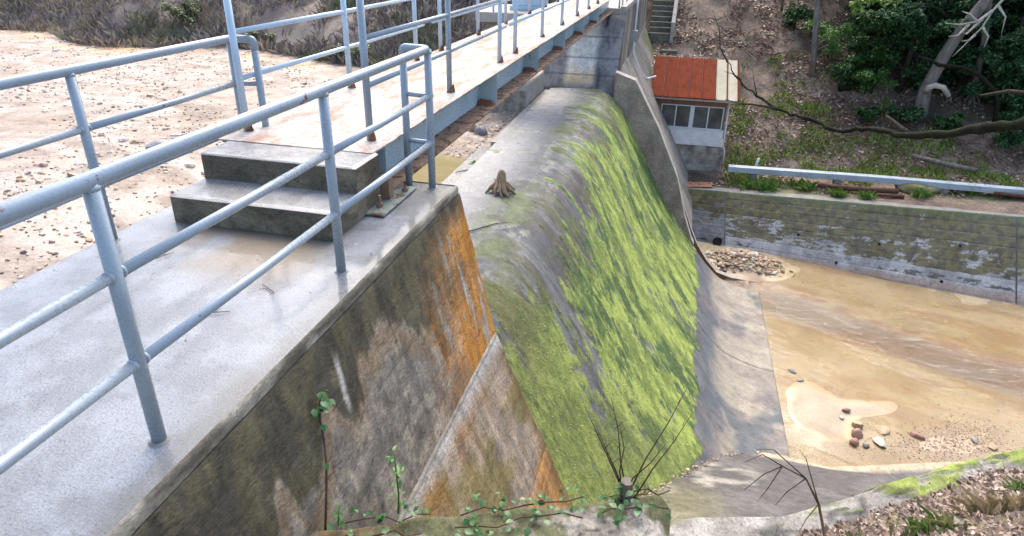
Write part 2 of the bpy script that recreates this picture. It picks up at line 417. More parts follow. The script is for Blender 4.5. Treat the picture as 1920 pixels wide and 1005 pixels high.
# ---------------------------------------------------------------- reservoir bed and far bank
def sheet(xs, ys, zf):
    X, Y = np.meshgrid(xs, ys, indexing='ij'); Z = zf(X, Y)
    return np.stack([X, Y, Z], -1).reshape(-1, 3), X.ravel(), Y.ravel(), Z.ravel()
def warp(a, b, n, p): t = np.linspace(0, 1, n); return a+(b-a)*t**p
xs = -4.0 - warp(0, 70, 230, 2.0); ys = np.concatenate([np.linspace(-14, 2, 20, endpoint=False), np.linspace(2, 30, 250, endpoint=False), np.linspace(30, 90, 45)])
V, X, Y, Z = sheet(xs, ys, z_res)
d = Y - toe(X) + 1.2*(fbm(X*0.35, Y*0.35, 9)-0.5)
bk = ss(-0.2, 1.6, d)
n1 = fbm(X*0.8, Y*0.8, 41); n2 = fbm(X*3, Y*3, 43)
c = mixc((0.285, 0.23, 0.185), (0.24, 0.18, 0.13), ss(0.4, 0.65, n1))
c = mixc(c, (0.17, 0.135, 0.11), ss(0.52, 0.66, fbm(X*4, Y*4, 44, 5, 0.7))*0.8)
c = mixc(c, (0.36, 0.30, 0.25), ss(0.45, 0.30, n2)*0.6)
ob = ss(1.6, 0.3, np.abs(d+0.6)) * ss(0.4, 0.6, fbm(X*0.7, Y*0.7, 47)); c = mixc(c, (0.45, 0.26, 0.12), ob*0.7)
brush = mixc((0.115, 0.085, 0.078), (0.20, 0.155, 0.115), ss(0.4, 0.62, fbm(X*1.3, Y*1.3, 51)))
c = mixc(c, brush, bk)
rill = ss(0.09, 0.0, np.abs(fbm(X*0.35+Y*0.12, Y*0.55, 61, 3)-0.5))*(1-bk)
rill = np.maximum(rill, ss(0.5, 0.1, np.abs(Y-8.1-0.25*(X+8)-0.5*np.sin(X*1.1)))*ss(-16, -9, X)*(1-bk)*0.9)
c = mixc(c, (0.40, 0.33, 0.27), rill*0.5)
o = mk('reservoir_bed', V, gridF(len(xs), len(ys), True), 'silt', None, True, c, np.clip(rill*0.95+0.12*(1-bk), 0, 1)); tag(o, kind='structure')

# ---------------------------------------------------------------- hillside across the basin
xs = np.concatenate([np.linspace(-6, 20, 210, endpoint=False), np.linspace(20, 60, 30)]); ys = np.concatenate([np.linspace(22.5, 45, 190, endpoint=False), np.linspace(45, 95, 30)])
V, X, Y, Z = sheet(xs, ys, z_far)
yt = 24.59-(X-2.38)*0.157
n1 = fbm(X*0.7, Y*0.7, 71); n2 = fbm(X*2.5, Y*2.5, 73)
c = mixc((0.135, 0.092, 0.063), (0.20, 0.145, 0.105), ss(0.4, 0.6, n2))
c = mixc(c, (0.055, 0.036, 0.024), ss(0.46, 0.60, n1)*0.85)
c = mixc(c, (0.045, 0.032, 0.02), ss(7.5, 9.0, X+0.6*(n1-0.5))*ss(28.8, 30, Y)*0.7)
gm = ss(0.50, 0.62, fbm(X*0.55+3, Y*0.55, 75))*ss(2.0, 3.0, X)*ss(7.5, 5.0, X)*ss(27.5, 28.5, Y)*ss(33, 31, Y)
gm = np.maximum(gm, ss(0.45, 0.6, fbm(X*0.9, Y*0.9, 77))*ss(24.3, 25, Y)*ss(28.2, 27, Y)*ss(2.6, 3.4, X)*0.7)
c = mixc(c, (0.12, 0.16, 0.035), gm)
keep = ~((X < -1.9) & (Y < 33.5)) & (Y > yt+0.10)
Fs = [q for q in gridF(len(xs), len(ys), True) if all(keep[i] for i in q)]
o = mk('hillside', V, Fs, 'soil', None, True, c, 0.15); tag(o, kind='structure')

# ---------------------------------------------------------------- basin bed
def bed_z(X, Y):
    z = BED + 0.03*(fbm(X*0.6, Y*0.6, 81)-0.5) - 0.03*ss(4.2, 3.5, X)*ss(18.2, 17.0, Y)
    mid = 19.6 - 0.30*(X-3.0) + 0.5*np.sin(X*0.5)          # course of the stream
    z = z - 0.07*ss(1.3, 0.2, np.abs(Y-mid))
    wx = 0.5*(fbm(X*1.3, Y*1.3, 85)-0.5); X = X+wx; Y = Y+wx*0.8
    bar = np.exp(-(((X-4.1)*0.75+(Y-14.2)*0.25)**2/0.30+((Y-14.3)*0.8-(X-4.1)*0.15)**2/1.1))
    bar2 = np.exp(-((X-5.3)**2/0.9+(Y-14.75-0.35*(X-5.3))**2/0.10))
    gv = np.exp(-((X-7.0)**2/2.0+(Y-13.9-0.45*(X-7.0))**2/0.35))
    z = z + 0.085*bar + 0.07*bar2 + 0.030*gv
    pool = np.exp(-((X-4.2)**2/2.2+(Y-12.75)**2/0.35)); z = z - 0.05*pool
    z = z + 0.12*ss(19.2, 21.5, Y)*ss(9, 3, X) + 0.05*ss(19.5, 22.5, Y)
    z = z + 0.42*np.exp(-((X-2.9)**2/0.9+(Y-22.0)**2/0.55))
    z = z + 0.012*(fbm(X*3.5, Y*3.5, 83, 3)-0.5)
    return z
xs = np.concatenate([np.linspace(1.2, 13, 300, endpoint=False), np.linspace(13, 40, 40)]); ys = np.linspace(10.2, 24.2, 260)
V, X, Y, Z = sheet(xs, ys, bed_z)
mid = 19.6-0.30*(X-3.0)+0.5*np.sin(X*0.5); st = ss(1.25, 0.3, np.abs(Y-mid))
n1 = fbm(X*0.8-Y*0.2, Y*1.6+X*0.5, 91); n2 = fbm(X*2.4, Y*2.4, 93)
c = mixc((0.43, 0.345, 0.205), (0.37, 0.285, 0.155), ss(0.42, 0.62, n1))
c = mixc(c, (0.46, 0.375, 0.235), ss(0.45, 0.3, n2)*0.6)
c = mixc(c, (0.33, 0.265, 0.225), ss(0.1, 0.8, st)*0.8)
c = mixc(c, (0.30, 0.15, 0.09), ss(0.35, 0.1, np.abs(Y-mid-0.95))*ss(0.4, 0.6, n2+0.05)*0.7)
c = mixc(c, (0.33, 0.205, 0.10), ss(0.5, 0.66, fbm(X*0.35-Y*0.5, Y*1.3+X*0.45, 95))*0.6)
hi = ss(BED+0.028, BED+0.055, Z)*ss(19, 17.5, Y); c = mixc(c, (0.345, 0.28, 0.20), hi)
gv = np.exp(-((X-7.0)**2/2.4+(Y-13.9-0.45*(X-7.0))**2/0.4)); c = mixc(c, (0.36, 0.27, 0.18), ss(0.3, 0.7, gv)*ss(0.35, 0.6, n2+0.15))
tr = np.exp(-((X-4.3)**2/3+(Y-12.9)**2/0.25)); c = mixc(c, (0.25, 0.185, 0.075), tr*0.8)
hp = np.exp(-((X-2.9)**2/0.9+(Y-22.0)**2/0.5)); c = mixc(c, mixc((0.33, 0.24, 0.14), (0.22, 0.15, 0.09), ss(0.4, 0.6, fbm(X*9, Y*9, 99))), ss(0.15, 0.35, hp))
o = mk('basin_bed', V, gridF(len(xs), len(ys), True), 'basin_sand', None, True, c, np.clip(0.75-hi*0.6, 0, 1)); tag(o, kind='structure')
WL = BED+0.022
xs = np.concatenate([np.linspace(1.75, 13, 160, endpoint=False), np.linspace(13, 40, 30)]); ys = np.linspace(12.0, 23.2, 160)
V, X, Y, Z = sheet(xs, ys, lambda a, b: WL + 0.135*ss(19.2, 21.5, b)*ss(9, 3, a) + 0.03*ss(19.5, 22.5, b))
mid = 19.6-0.30*(X-3.0)+0.5*np.sin(X*0.5)
rp = ss(1.2, 0.35, np.abs(Y-mid)); rp = np.maximum(rp, 0.25*ss(0.5, 0.6, fbm(X*0.5-Y*0.4, Y*1.1+X*0.35, 97)))
o = mk('water', V, gridF(len(xs), len(ys), True), 'clear_water', None, True, None, None, rp); tag(o, kind='structure')

# ================================================================== SPILLWAY
sp = empty('spillway', (-1, 12, -8.3), 'long mossy concrete spillway dropping from wet grey crest to the sandy basin', 'spillway')
ny = 460; yy = np.linspace(Y0-0.02, Y1, ny)
seg = np.concatenate([[0], np.cumsum(np.hypot(np.diff(PX), np.diff(PZ)))])
ns = 300; sl = np.linspace(0, seg[-1], ns)
gx = np.interp(sl, seg, PX); gz = np.interp(sl, seg, PZ)
dx = np.gradient(gx, sl); dz = np.gradient(gz, sl)
S, YY = np.meshgrid(sl, yy, indexing='ij'); GX = gx[:, None]+0*YY; GZ = gz[:, None]+0*YY
NX = -dz[:, None]; NZ = dx[:, None]
s_roll = np.interp(-1.9, PX, seg)          # arc length at the rounded lip
def moss_mask(S, YY):
    u = S - s_roll
    warpY = YY + 0.25*(fbm(S*0.7, YY*0.6, 101)-0.5)
    lo_ = ss(0.6, 2.6, u)
    st = fbm(warpY*3.0, S*0.60, 103, 6, 0.68)*(1-lo_) + fbm(YY*2.3, S*1.25, 105, 6, 0.68)*lo_              # long streaks down the flow
    st2 = fbm(warpY*1.1, S*0.30, 107, 3)
    grow = ss(-1.0, 1.5, u - 0.9*ss(16, 20, YY)*0 + 0.45*ss(11.5, 15, YY) + 1.1*ss(8.5, 6.0, YY) - 0.5*ss(7.5, 10.5, YY)*ss(14.5, 11, YY))
    bare = ss(1.15, 0.2, np.abs(YY-9.3+0.40*u))*ss(3.6, 1.6, u)   # the bare wet streak
    m = grow*0.80 + (st-0.5)*1.9*(0.40+0.60*ss(3.4, 0.3, u)) + (fbm(warpY*8, S*4.2, 109, 5, 0.7)-0.5)*1.3 + (st2-0.5)*0.6 - bare*0.5
    edge = s_end + 0.9*(fbm(YY*2.2, S*0+1.3, 113, 5, 0.7)-0.55)
    m = np.where(S > edge-0.0, m-3*ss(0.0, 0.40, S-edge), m)
    return m, st, st2, u
s_end = np.interp(1.20, PX, seg)
m, st, st2, u = moss_mask(S, YY)
mm = ss(0.38, 0.60, m)
fine = fbm(YY*11, S*8, 121, 5, 0.7); fine2 = fbm(YY*2.2, S*0.9, 123, 3)
gray = mixc((0.175, 0.172, 0.17), (0.10, 0.098, 0.096), ss(0.4, 0.62, fbm(YY*2.5, S*0.8, 125)))
gray = mixc(gray, (0.27, 0.272, 0.275), ss(-0.55, -1.2, u)*0.85)
band = ss(0.75, 0.05, np.abs(u+0.42+0.7*(fine2-0.5)))                # pale mottled lichen on the crest
gray = mixc(gray, (0.33, 0.32, 0.25), band*ss(0.50, 0.60, fbm(S*7+1, YY*4.0, 127, 6, 0.7))*0.85)
gray = mixc(gray, (0.16, 0.20, 0.055), band*ss(0.55, 0.66, fbm(S*1.6+1, YY*1.1, 129, 4, 0.6))*0.75)
gray = mixc(gray, (0.085, 0.06, 0.042), ss(-0.6, 0.3, u)*ss(2.6, 1.2, u)*ss(0.48, 0.60, fbm(YY*7, S*1.0, 131, 5, 0.7))*0.8)
gray = mixc(gray, (0.125, 0.135, 0.045), ss(-1.0, -0.2, u)*ss(1.6, 0.6, u)*ss(0.50, 0.60, fbm(YY*4+7, S*1.6, 132, 5, 0.7))*0.7)
green = mixc((0.175, 0.235, 0.042), (0.345, 0.415, 0.085), ss(0.40, 0.60, fbm(YY*2.6, S*1.6, 133, 7, 0.74)))
green = mixc(green, (0.045, 0.095, 0.022), ss(0.52, 0.62, fbm(YY*1.7+5, S*0.9, 135, 7, 0.72))*0.9)
green = mixc(green, (0.145, 0.165, 0.036), ss(9.5, 6.5, YY-0.3*u)*0.6)
green = mixc(green, (0.13, 0.11, 0.035), ss(1.6, 0.2, u)*ss(0.42, 0.6, fine2)*0.7)
green = green*(0.72+0.55*fine[..., None])
low = ss(s_end-0.1, s_end+0.5, S)
pal = mixc((0.105, 0.116, 0.122), (0.30, 0.265, 0.205), ss(s_end+0.55, s_end+1.1, S+0.5*(fbm(YY*1.3, S*0.8, 137)-0.5))*ss(0.36, 0.56, fbm(YY*1.0, S*1.2, 139)+0.12*ss(11, 17, YY)))
pal = mixc(pal, (0.20, 0.165, 0.15), ss(0.5, 0.65, fbm(YY*2.4, S*1.1, 141))*0.6)
gray = mixc(gray, pal, low)
cc = mixc(gray, green, mm)
jt = ss(0.035, 0.008, np.abs(YY-(15.75+0.05*np.sin(S*3))))*ss(0.2, 1.2, u)
cc = mixc(cc, (0.035, 0.025, 0.022), jt*0.85)
hgt = mm*(0.004+0.030*fine)+0.008*(fine-0.5) - 0.02*jt
VX = GX + NX*hgt; VZ = GZ + NZ*hgt
V = np.stack([VX, YY, VZ], -1).reshape(-1, 3)
wetm = np.clip(0.75*(1-mm)-0.25*band+0.1-0.45*ss(-0.7, -0.1, u), 0, 1)*(1-0.8*low)
mk('chute_face', V, gridF(ns, ny, True), 'chute_concrete', sp, True, cc.reshape(-1, 3), wetm.ravel())
# body below
b = MB(); b.prism([(x-0.02, z-0.12) for x, z in PROF]+[(3.3, -11), (-3.72, -11)], Y0+0.02, Y1-0.02); b.build('dam_core', 'plain_concrete', sp)
# upstream ledge
nu_, nv_ = 10, 60
ex = np.linspace(-4.12, -3.70, nu_); ey = np.linspace(Y0, 14.1, nv_)
V, X, Y, Z = sheet(ex, ey, lambda a, b_: -2.30+0.10*(a+3.7)*0+0.01*(fbm(a*4, b_*4, 151)-0.5))
mk('upstream_ledge', V, gridF(nu_, nv_, True), 'wet_slab', sp, True, np.tile((0.22, 0.22, 0.215), (len(V), 1)), 0.5)
MB().box((-4.12, Y0, -4), (-3.70, 14.1, -2.315)).build('ledge_core', 'plain_concrete', sp)
MB().box((-3.90, 14.1, -4), (-3.715, Y1, -2.19)).build('crest_kerb', 'pale_concrete', sp)
# moss strands, one mass
N = 90000
sy = NP.uniform(Y0, Y1, N); sa = NP.uniform(s_roll-0.5, s_end+0.1, N)
mv = moss_mask(sa, sy)[0]
kp = (mv > 0.46) & (NP.random(N) < np.clip((mv-0.40)*2.2, 0.1, 1)); sy = sy[kp]; sa = sa[kp]; N = len(sy)
X0 = np.interp(sa, sl, gx); Z0 = np.interp(sa, sl, gz); tx = np.interp(sa, sl, dx); tz = np.interp(sa, sl, dz)
L = NP.normal(0.012, 0.016, N); W = NP.uniform(0.005, 0.011, N); H = NP.uniform(0.004, 0.024, N); sk = NP.normal(0, 0.016, N)
fz = 0.002+0.030*fbm(sy*11, sa*8, 121, 5, 0.7)
base = np.stack([X0-tz*fz, sy, Z0+tx*fz], -1)
tip = base + np.stack([tx*L-tz*H, sk, tz*L+tx*H], -1)
a = base.copy(); a[:, 1] -= W; b_ = base.copy(); b_[:, 1] += W
V = np.stack([a, b_, tip], 1).reshape(-1, 3)
g = fbm(sy*2.6, sa*1.6, 133, 7, 0.74); g2 = fbm(sy*1.7+5, sa*0.9, 135, 7, 0.72)
mc = mixc((0.185, 0.245, 0.045), (0.36, 0.43, 0.09), ss(0.40, 0.60, g)); mc = mixc(mc, (0.045, 0.100, 0.022), ss(0.52, 0.62, g2)*0.9)
mc = mixc(mc, (0.145, 0.165, 0.036), ss(9.5, 6.5, sy-0.3*(sa-s_roll))*0.6)
mc = mixc(mc, (0.15, 0.11, 0.04), (NP.random(N) < 0.06)*0.8)*NP.uniform(0.8, 1.35, N)[:, None]
o = mk('moss', V, [(3*i, 3*i+1, 3*i+2) for i in range(N)], 'leaf_card', sp, False, np.repeat(mc, 3, 0)); o['kind'] = 'stuff'

# ================================================================== NEAR ABUTMENT
ab = empty('abutment', (-2.6, 2, -3), 'wet concrete abutment in the left foreground with orange-stained downstream face', 'abutment')
XL, XR, YN = -3.60, -1.70, -3.0
xs = np.linspace(XL, XR, 70); ys = np.linspace(YN, Y0-0.03, 260)
V, X, Y, Z = sheet(xs, ys, lambda a, q: 0.0 + 0.006*(fbm(a*2, q*2, 161)-0.5))
n1 = fbm(X*1.3, Y*1.3, 163); n2 = fbm(X*6, Y*6, 165)
c = mixc((0.185, 0.207, 0.235), (0.140, 0.156, 0.178), ss(0.4, 0.6, n2))
dirt = ss(0.62, 0.15, np.abs(Y-3.45))*ss(-3.45, -3.0, X)*ss(-1.9, -2.3, X)*ss(0.38, 0.56, n1+0.15*ss(3.1, 3.6, Y))
c = mixc(c, (0.15, 0.115, 0.075), dirt*0.9)
edge = ss(XR-0.16, XR, X+0.08*(n2-0.5)); c = mixc(c, (0.10, 0.095, 0.08), edge*0.7)
far = ss(4.0, 4.9, Y)*ss(-2.15, -2.0, X); c = mixc(c, (0.11, 0.11, 0.10), far*0.7)
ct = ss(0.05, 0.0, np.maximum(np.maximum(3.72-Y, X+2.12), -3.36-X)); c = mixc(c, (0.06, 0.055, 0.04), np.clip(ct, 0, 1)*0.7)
wetv = np.clip(0.85+1.1*(n1-0.5)-0.9*dirt-0.45*edge-0.15*far, 0, 1)
mk('slab_top', V, gridF(len(xs), len(ys), True), 'wet_slab', ab, True, c, wetv)
# chamfered arris along the downstream edge and the far end
def face_paint(y, z, lower):
    n1 = fbm(y*1.6, z*2.0, 171); n2 = fbm(y*7, z*3.0, 173, 4, 0.6); n3 = fbm(y*1.2+z*1.0, z*2.5, 175)
    fs = fbm(y*17, z*2.2, 172, 5, 0.68); gr = fbm(y*15+z*9, z*17, 174, 4, 0.7)
    if not lower:
        c = mixc((0.34, 0.29, 0.215), (0.20, 0.175, 0.145), ss(0.44, 0.56, n2*0.35+n3*0.25+gr*0.4))
        c = mixc(c, (0.12, 0.105, 0.085), ss(0.56, 0.68, fbm(y*2+z*1.5, z*4-y, 177))*0.7)
        drip = 0.14+0.85*np.clip(fbm(y*1.5, 0*y+0.5, 179, 3)-0.22, 0, 1) + 0.34*ss(0.45, 0.8, vn(y*6.0, 0*y, 181)) + 1.0*ss(2.15, 1.45, y)
        drip = drip*(0.75+0.25*ss(5.05, 4.2, y))
        dk = ss(0.05, -0.02, -z-drip+0.30*(n2-0.5))
        dcol = mixc((0.048, 0.042, 0.029), (0.090, 0.079, 0.042), ss(0.45, 0.62, n2))
        c = mixc(c, dcol, dk*0.93)
        br = ss(0.14, 0.02, np.abs(-z-drip-0.10))*ss(0.4, 0.62, n1); c = mixc(c, (0.20, 0.13, 0.06), br*0.6)
        ol = ss(3.75, 4.75, y+0.45*(-z-0.6)*0.8+0.5*(n1-0.5)+0.7*(gr-0.5)+0.5*(fs-0.5))*ss(0.03, 0.35, -z+0.25*(n2-0.5))
        oc = mixc((0.52, 0.215, 0.028), (0.34, 0.165, 0.05), ss(0.42, 0.60, n2))
        oc = mixc(oc, (0.36, 0.31, 0.24), ss(0.56, 0.64, fbm(y*12, z*2.2, 183, 4, 0.6)))
        c = mixc(c, oc, ol*0.92)
        wh = ss(0.035, 0.008, np.abs(y-2.72+0.02*np.sin(z*9)))*ss(-0.05, -0.2, z)*ss(-0.62, -0.35, z)
        wh = np.maximum(wh, ss(0.03, 0.008, np.abs(y-4.62-0.03*np.sin(z*7)))*ss(-0.45, -0.6, z)*ss(-1.2, -1.0, z))
        c = mixc(c, (0.50, 0.48, 0.44), wh*0.75*ss(0.36, 0.56, n2))
    else:
        c = mixc((0.35, 0.275, 0.195), (0.245, 0.20, 0.155), ss(0.40, 0.62, n2))
        c = mixc(c, (0.21, 0.17, 0.06), ss(0.5, 0.62, n1+0.1*(n2-0.5))*0.85)
        c = mixc(c, (0.44, 0.205, 0.045), ss(0.49, 0.64, fbm(y*1.1+4, z*1.0, 185)+0.20*ss(3.9, 3.0, y)*ss(-2.1, -1.6, z))*0.75)
        c = mixc(c, (0.38, 0.18, 0.05), ss(-1.9, -1.45, z+0.5*(n1-0.5))*ss(0.42, 0.58, n2)*0.5)
        c = mixc(c, (0.15, 0.10, 0.04), ss(4.80, 5.05, y+0.12*(n2-0.5))*0.85)
        c = mixc(c, (0.42, 0.40, 0.36), ss(-1.56, -1.42, z+0.10*(fbm(y*11, z*0.5, 187)-0.5))*0.8)
    c = mixc(c, np.asarray(c)*0.5, ss(0.55, 0.63, fs)*0.45); c = mixc(c, np.clip(np.asarray(c)*1.45, 0, 0.6), ss(0.42, 0.35, fs)*0.4)
    return c
def face_strip(name, xz0, xz1, y0, y1, lower, off, nyv):
    nzv = max(4, int(math.hypot(xz1[0]-xz0[0], xz1[1]-xz0[1])/0.022))
    t = np.linspace(0, 1, nzv)
    gx_ = xz0[0]+(xz1[0]-xz0[0])*t; gz_ = xz0[1]+(xz1[1]-xz0[1])*t
    g_ = 0.004; o_ = np.where((t < 0.001) | (t > 0.999), -g_, off)
    if nzv > 5: o_[1] = off-0.001; o_[-2] = off-0.001
    nn = np.array([-(xz1[1]-xz0[1]), (xz1[0]-xz0[0])]); nn = nn/np.linalg.norm(nn)
    yy = np.linspace(y0, y1, nyv)
    T, Yg = np.meshgrid(t, yy, indexing='ij')
    X = (gx_+nn[0]*o_)[:, None]+0*Yg; Z = (gz_+nn[1]*o_)[:, None]+0*Yg
    rg = 0.004*(fbm(Yg*9, Z*9, 191, 3)-0.5); X = X + rg
    c = face_paint(Yg, Z, lower)
    wet = np.clip(0.25+0.8*ss(-0.5, 0.0, Z), 0, 0.8)
    V = np.stack([X, Yg, Z], -1).reshape(-1, 3)
    return mk(name, V, gridF(nzv, nyv, True), 'stained_concrete', ab, True, c.reshape(-1, 3), wet.ravel())
# weathered arris strip, then board courses of the upper face
def arris():
    pts = [(-1.70, 0.0), (-1.688, -0.004), (-1.680, -0.014), (-1.676, -0.03), (-1.673, -0.06)]
    yy = np.linspace(YN, Y0, 300); P = np.array(pts)
    X = P[:, 0][:, None]+0.008*(fbm(yy*7, yy*0, 193, 4)-0.6)[None, :]*np.array([0.0, 1, 1.2, 1, 0])[:, None]
    Z = P[:, 1][:, None]+0*X; Yg = np.broadcast_to(yy, X.shape)
    c = np.tile((0.22, 0.205, 0.165), (X.size, 1))*(0.6+0.8*fbm(Yg*8, Z*20, 195)).reshape(-1, 1)
    c = mixc(c, (0.06, 0.05, 0.035), ss(0.45, 0.6, fbm(Yg*3, Z*6, 197)).ravel()*0.8)
    mk('arris', np.stack([X, Yg, Z], -1).reshape(-1, 3), gridF(len(pts), 300, True), 'stained_concrete', ab, True, c, 0.4)
arris()
NB = 7
for k in range(NB):
    za = -0.06-(1.38-0.06)*k/NB; zb = -0.06-(1.38-0.06)*(k+1)/NB
    fx = lambda z: -1.68-0.245*z
    face_strip('board_course', (fx(za)+0.0, za), (fx(zb), zb), 0.4, Y0, False, RNG.uniform(-0.003, 0.004), 330)
MB().box((-1.372, 2.2, -1.40), (-1.326, Y0+0.002, -1.376), 0.009).build('ledge_line', 'old_concrete', ab)
NB = 11
for k in range(NB):
    za = -1.395-(3.6-1.395)*k/NB; zb = -1.395-(3.6-1.395)*(k+1)/NB
    fx = lambda z: -1.335+0.4278*(-1.39-z)
    face_strip('board_course', (fx(za), za), (fx(zb), zb), 2.0, Y0, True, RNG.uniform(-0.006, 0.012), 200)
b = MB(); b.prism([(XL, -0.012), (-1.705, -0.012), (-1.36, -1.40), (-0.43, -3.6), (-0.43, -9), (XL, -9)], YN, Y0-0.004); b.build('abutment_core', 'plain_concrete', ab)
# back (upstream) top edge
MB().box((XL-0.012, YN, -0.30), (XL, Y0, -0.002)).build('upstream_edge', 'plain_concrete', ab)
mk('end_face', [(XL, Y0, -0.001), (-1.70, Y0, -0.001), (-1.345, Y0, -1.39), (-0.43, Y0, -3.6), (-0.43, Y0, -8), (XL, Y0, -8)], [(0, 5, 4, 3, 2, 1)], 'plain_concrete', ab)

# concrete steps
stp = empty('concrete_steps', (-2.75, 4.1, 0.002), 'two dark-fronted concrete steps leading up to the white footbridge deck', 'steps')
def step(x0, x1, y0, y1, z0, z1, seed):
    nx_, ny_ = 60, 30
    # front riser
    xs = np.linspace(x0, x1, nx_); zs = np.linspace(z1-0.012, z0, 14)
    Zg, Xg = np.meshgrid(zs, xs, indexing='ij'); Yg = y0+0.004*(fbm(Xg*9, Zg*9, seed)-0.5)
    def dk(a, q): 
        n = fbm(a*5, q*9, seed+1, 4, 0.6); c = mixc((0.115, 0.096, 0.068), (0.17, 0.145, 0.10), ss(0.42, 0.62, n)); return mixc(c, (0.07, 0.06, 0.043), ss(0.5, 0.66, fbm(a*2, q*3, seed+2))*0.8)
    st_ = mk('step', np.stack([Xg, Yg, Zg], -1).reshape(-1, 3), gridF(14, nx_), 'stained_concrete', stp, True, dk(Xg, Zg).reshape(-1, 3), 0.35)
    def sub(nm, V, nu, nv, c, wet, mat, flip):
        V = V - np.array(stp.location)
        o = mk(nm, V, gridF(nu, nv, flip), mat, None, True, c, wet); o.parent = st_; return o
    ys = np.linspace(y0, y1, ny_); zs = np.linspace(z1-0.012, z0, 14)
    Zg, Yg = np.meshgrid(zs, ys, indexing='ij'); Xg = x1+0.004*(fbm(Yg*9, Zg*9, seed+5)-0.5)
    sub('side_face', np.stack([Xg, Yg, Zg], -1).reshape(-1, 3), 14, ny_, dk(Yg+5, Zg).reshape(-1, 3), 0.35, 'stained_concrete', True)
    Xg, Yg = np.meshgrid(xs, ys, indexing='ij'); Zt = z1+0.004*(fbm(Xg*6, Yg*6, seed+7)-0.5)
    ed = np.maximum(ss(y0+0.03, y0, Yg), ss(x1-0.03, x1, Xg)); Zt = Zt-0.012*ed**3
    c = mixc((0.26, 0.262, 0.265), (0.20, 0.20, 0.198), ss(0.42, 0.6, fbm(Xg*8, Yg*8, seed+9))); c = mixc(c, (0.16, 0.14, 0.11), ed*0.5)
    sub('tread', np.stack([Xg, Yg, Zt], -1).reshape(-1, 3), nx_, ny_, c.reshape(-1, 3), np.clip(0.55-0.4*ed, 0, 1).ravel(), 'wet_slab', True)
    V = MB().box((x0+0.003, y0+0.006, z0), (x1-0.006, y1, z1-0.012)); o = mk('core', np.array(V.V)-np.array(stp.location), V.F, 'plain_concrete'); o.parent = st_
step(-3.36, -2.12, 3.72, 4.50, 0.002, 0.20, 201)
step(-3.36, -2.12, 4.11, 4.50, 0.20, 0.395, 221)

# ================================================================== FAR ABUTMENT
fa = empty('abutment', (-2.9, 24, -3), 'distant concrete abutment at the far end of the spillway crest, pale-streaked wet end face', 'abutment')
xs = np.linspace(-4.04, -1.80, 60); zs = np.linspace(-0.15, -2.5, 60)
Zg, Xg = np.meshgrid(zs, xs, indexing='ij'); Yg = Y1+0.006+0.92*(np.maximum(Zg, -2.12)+2.1)+0.01*(fbm(Xg*4, Zg*4, 231)-0.5)
Yg = Yg - 0.02*ss(0.02, 0.0, np.abs(((-Zg) % 0.5)-0.02))*0
n = fbm(Xg*5, Zg*3, 233, 4, 0.6)
c = mixc((0.19, 0.195, 0.21), (0.12, 0.122, 0.13), ss(0.42, 0.6, n))
sheen_stk = ss(0.55, 0.33, np.abs(Xg+2.93+0.10*(fbm(Xg*3, Zg*2.5, 235)-0.5)))  # pale water streak, its bright wet reflection painted into the colour
c = mixc(c, mixc((0.88, 0.86, 0.80), (0.75, 0.58, 0.32), ss(-1.4, -1.9, Zg)), sheen_stk*0.9*ss(-2.12, -1.85, Zg)*(0.75+0.5*(n-0.5)))
c = mixc(c, (0.42, 0.34, 0.24), ss(-0.35, -0.1, Zg)*ss(-2.4, -2.2, Xg)*0.7)
c = mixc(c, (0.03, 0.03, 0.03), ss(0.06, 0.02, np.abs(Xg+2.33))*ss(0.4, 0.55, n)*0.9)
jl = np.minimum(np.abs(Zg+0.75), np.minimum(np.abs(Zg+1.3), np.abs(Zg+1.75))); c = mixc(c, (0.04, 0.04, 0.04), ss(0.02, 0.006, jl)*0.6)
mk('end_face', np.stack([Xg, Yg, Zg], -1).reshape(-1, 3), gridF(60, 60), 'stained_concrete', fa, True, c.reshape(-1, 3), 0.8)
fprof = [(-4.03, -0.004), (-1.81, -0.004), (-1.79, -1.68), (1.05, -6.8), (1.05, -10), (-4.03, -10)]
b = MB(); b.prism(fprof, Y1+1.86, 33.6); b.build('abutment_core', 'pale_concrete', fa)
b = MB(); wv_ = [(Y1+0.04, -9), (Y1+0.04, -2.12), (Y1+1.855, -0.15), (Y1+1.855, -9)]; V = [(-4.03, y, z) for y, z in wv_]+[(-1.812, y, z) for y, z in wv_]; b.add(V, [(0, 1, 2, 3), (7, 6, 5, 4), (0, 4, 5, 1), (1, 5, 6, 2), (2, 6, 7, 3)]); b.build('sloping_end', 'pale_concrete', fa)
# streaked upright downstream face, in cast panels
ye = np.linspace(Y1+0.004, 33.6, 8)
for k in range(7):
    ys = np.linspace(ye[k]+0.006, ye[k+1]-0.006, 50); zs = np.linspace(0.0, -1.70, 40)
    Zg, Yg = np.meshgrid(zs, ys, indexing='ij'); Xg = -1.795+0.012*(RNG.random())+0.0*Zg
    if k == 0: Yg = ye[1]-0.006-(ye[1]-0.006-np.minimum(ye[1]-0.03, np.maximum(ye[0], Y1+0.92*(np.maximum(Zg, -2.12)+2.1))))*(ye[1]-0.006-Yg)/(ye[1]-0.012-ye[0])
    n = fbm(Yg*3.2, Zg*0.5, 241, 5, 0.6); n2 = fbm(Yg*9, Zg*5, 243)
    c = mixc((0.27, 0.245, 0.21), (0.12, 0.098, 0.078), ss(0.44, 0.58, n)); c = mixc(c, (0.42, 0.40, 0.36), ss(0.36, 0.28, n)*0.8); c = mixc(c, (0.09, 0.08, 0.06), ss(0.55, 0.7, n2)*0.5)
    mk('face_panel', np.stack([Xg, Yg, Zg], -1).reshape(-1, 3), gridF(40, 50, True), 'stained_concrete', fa, True, c.reshape(-1, 3), 0.3)
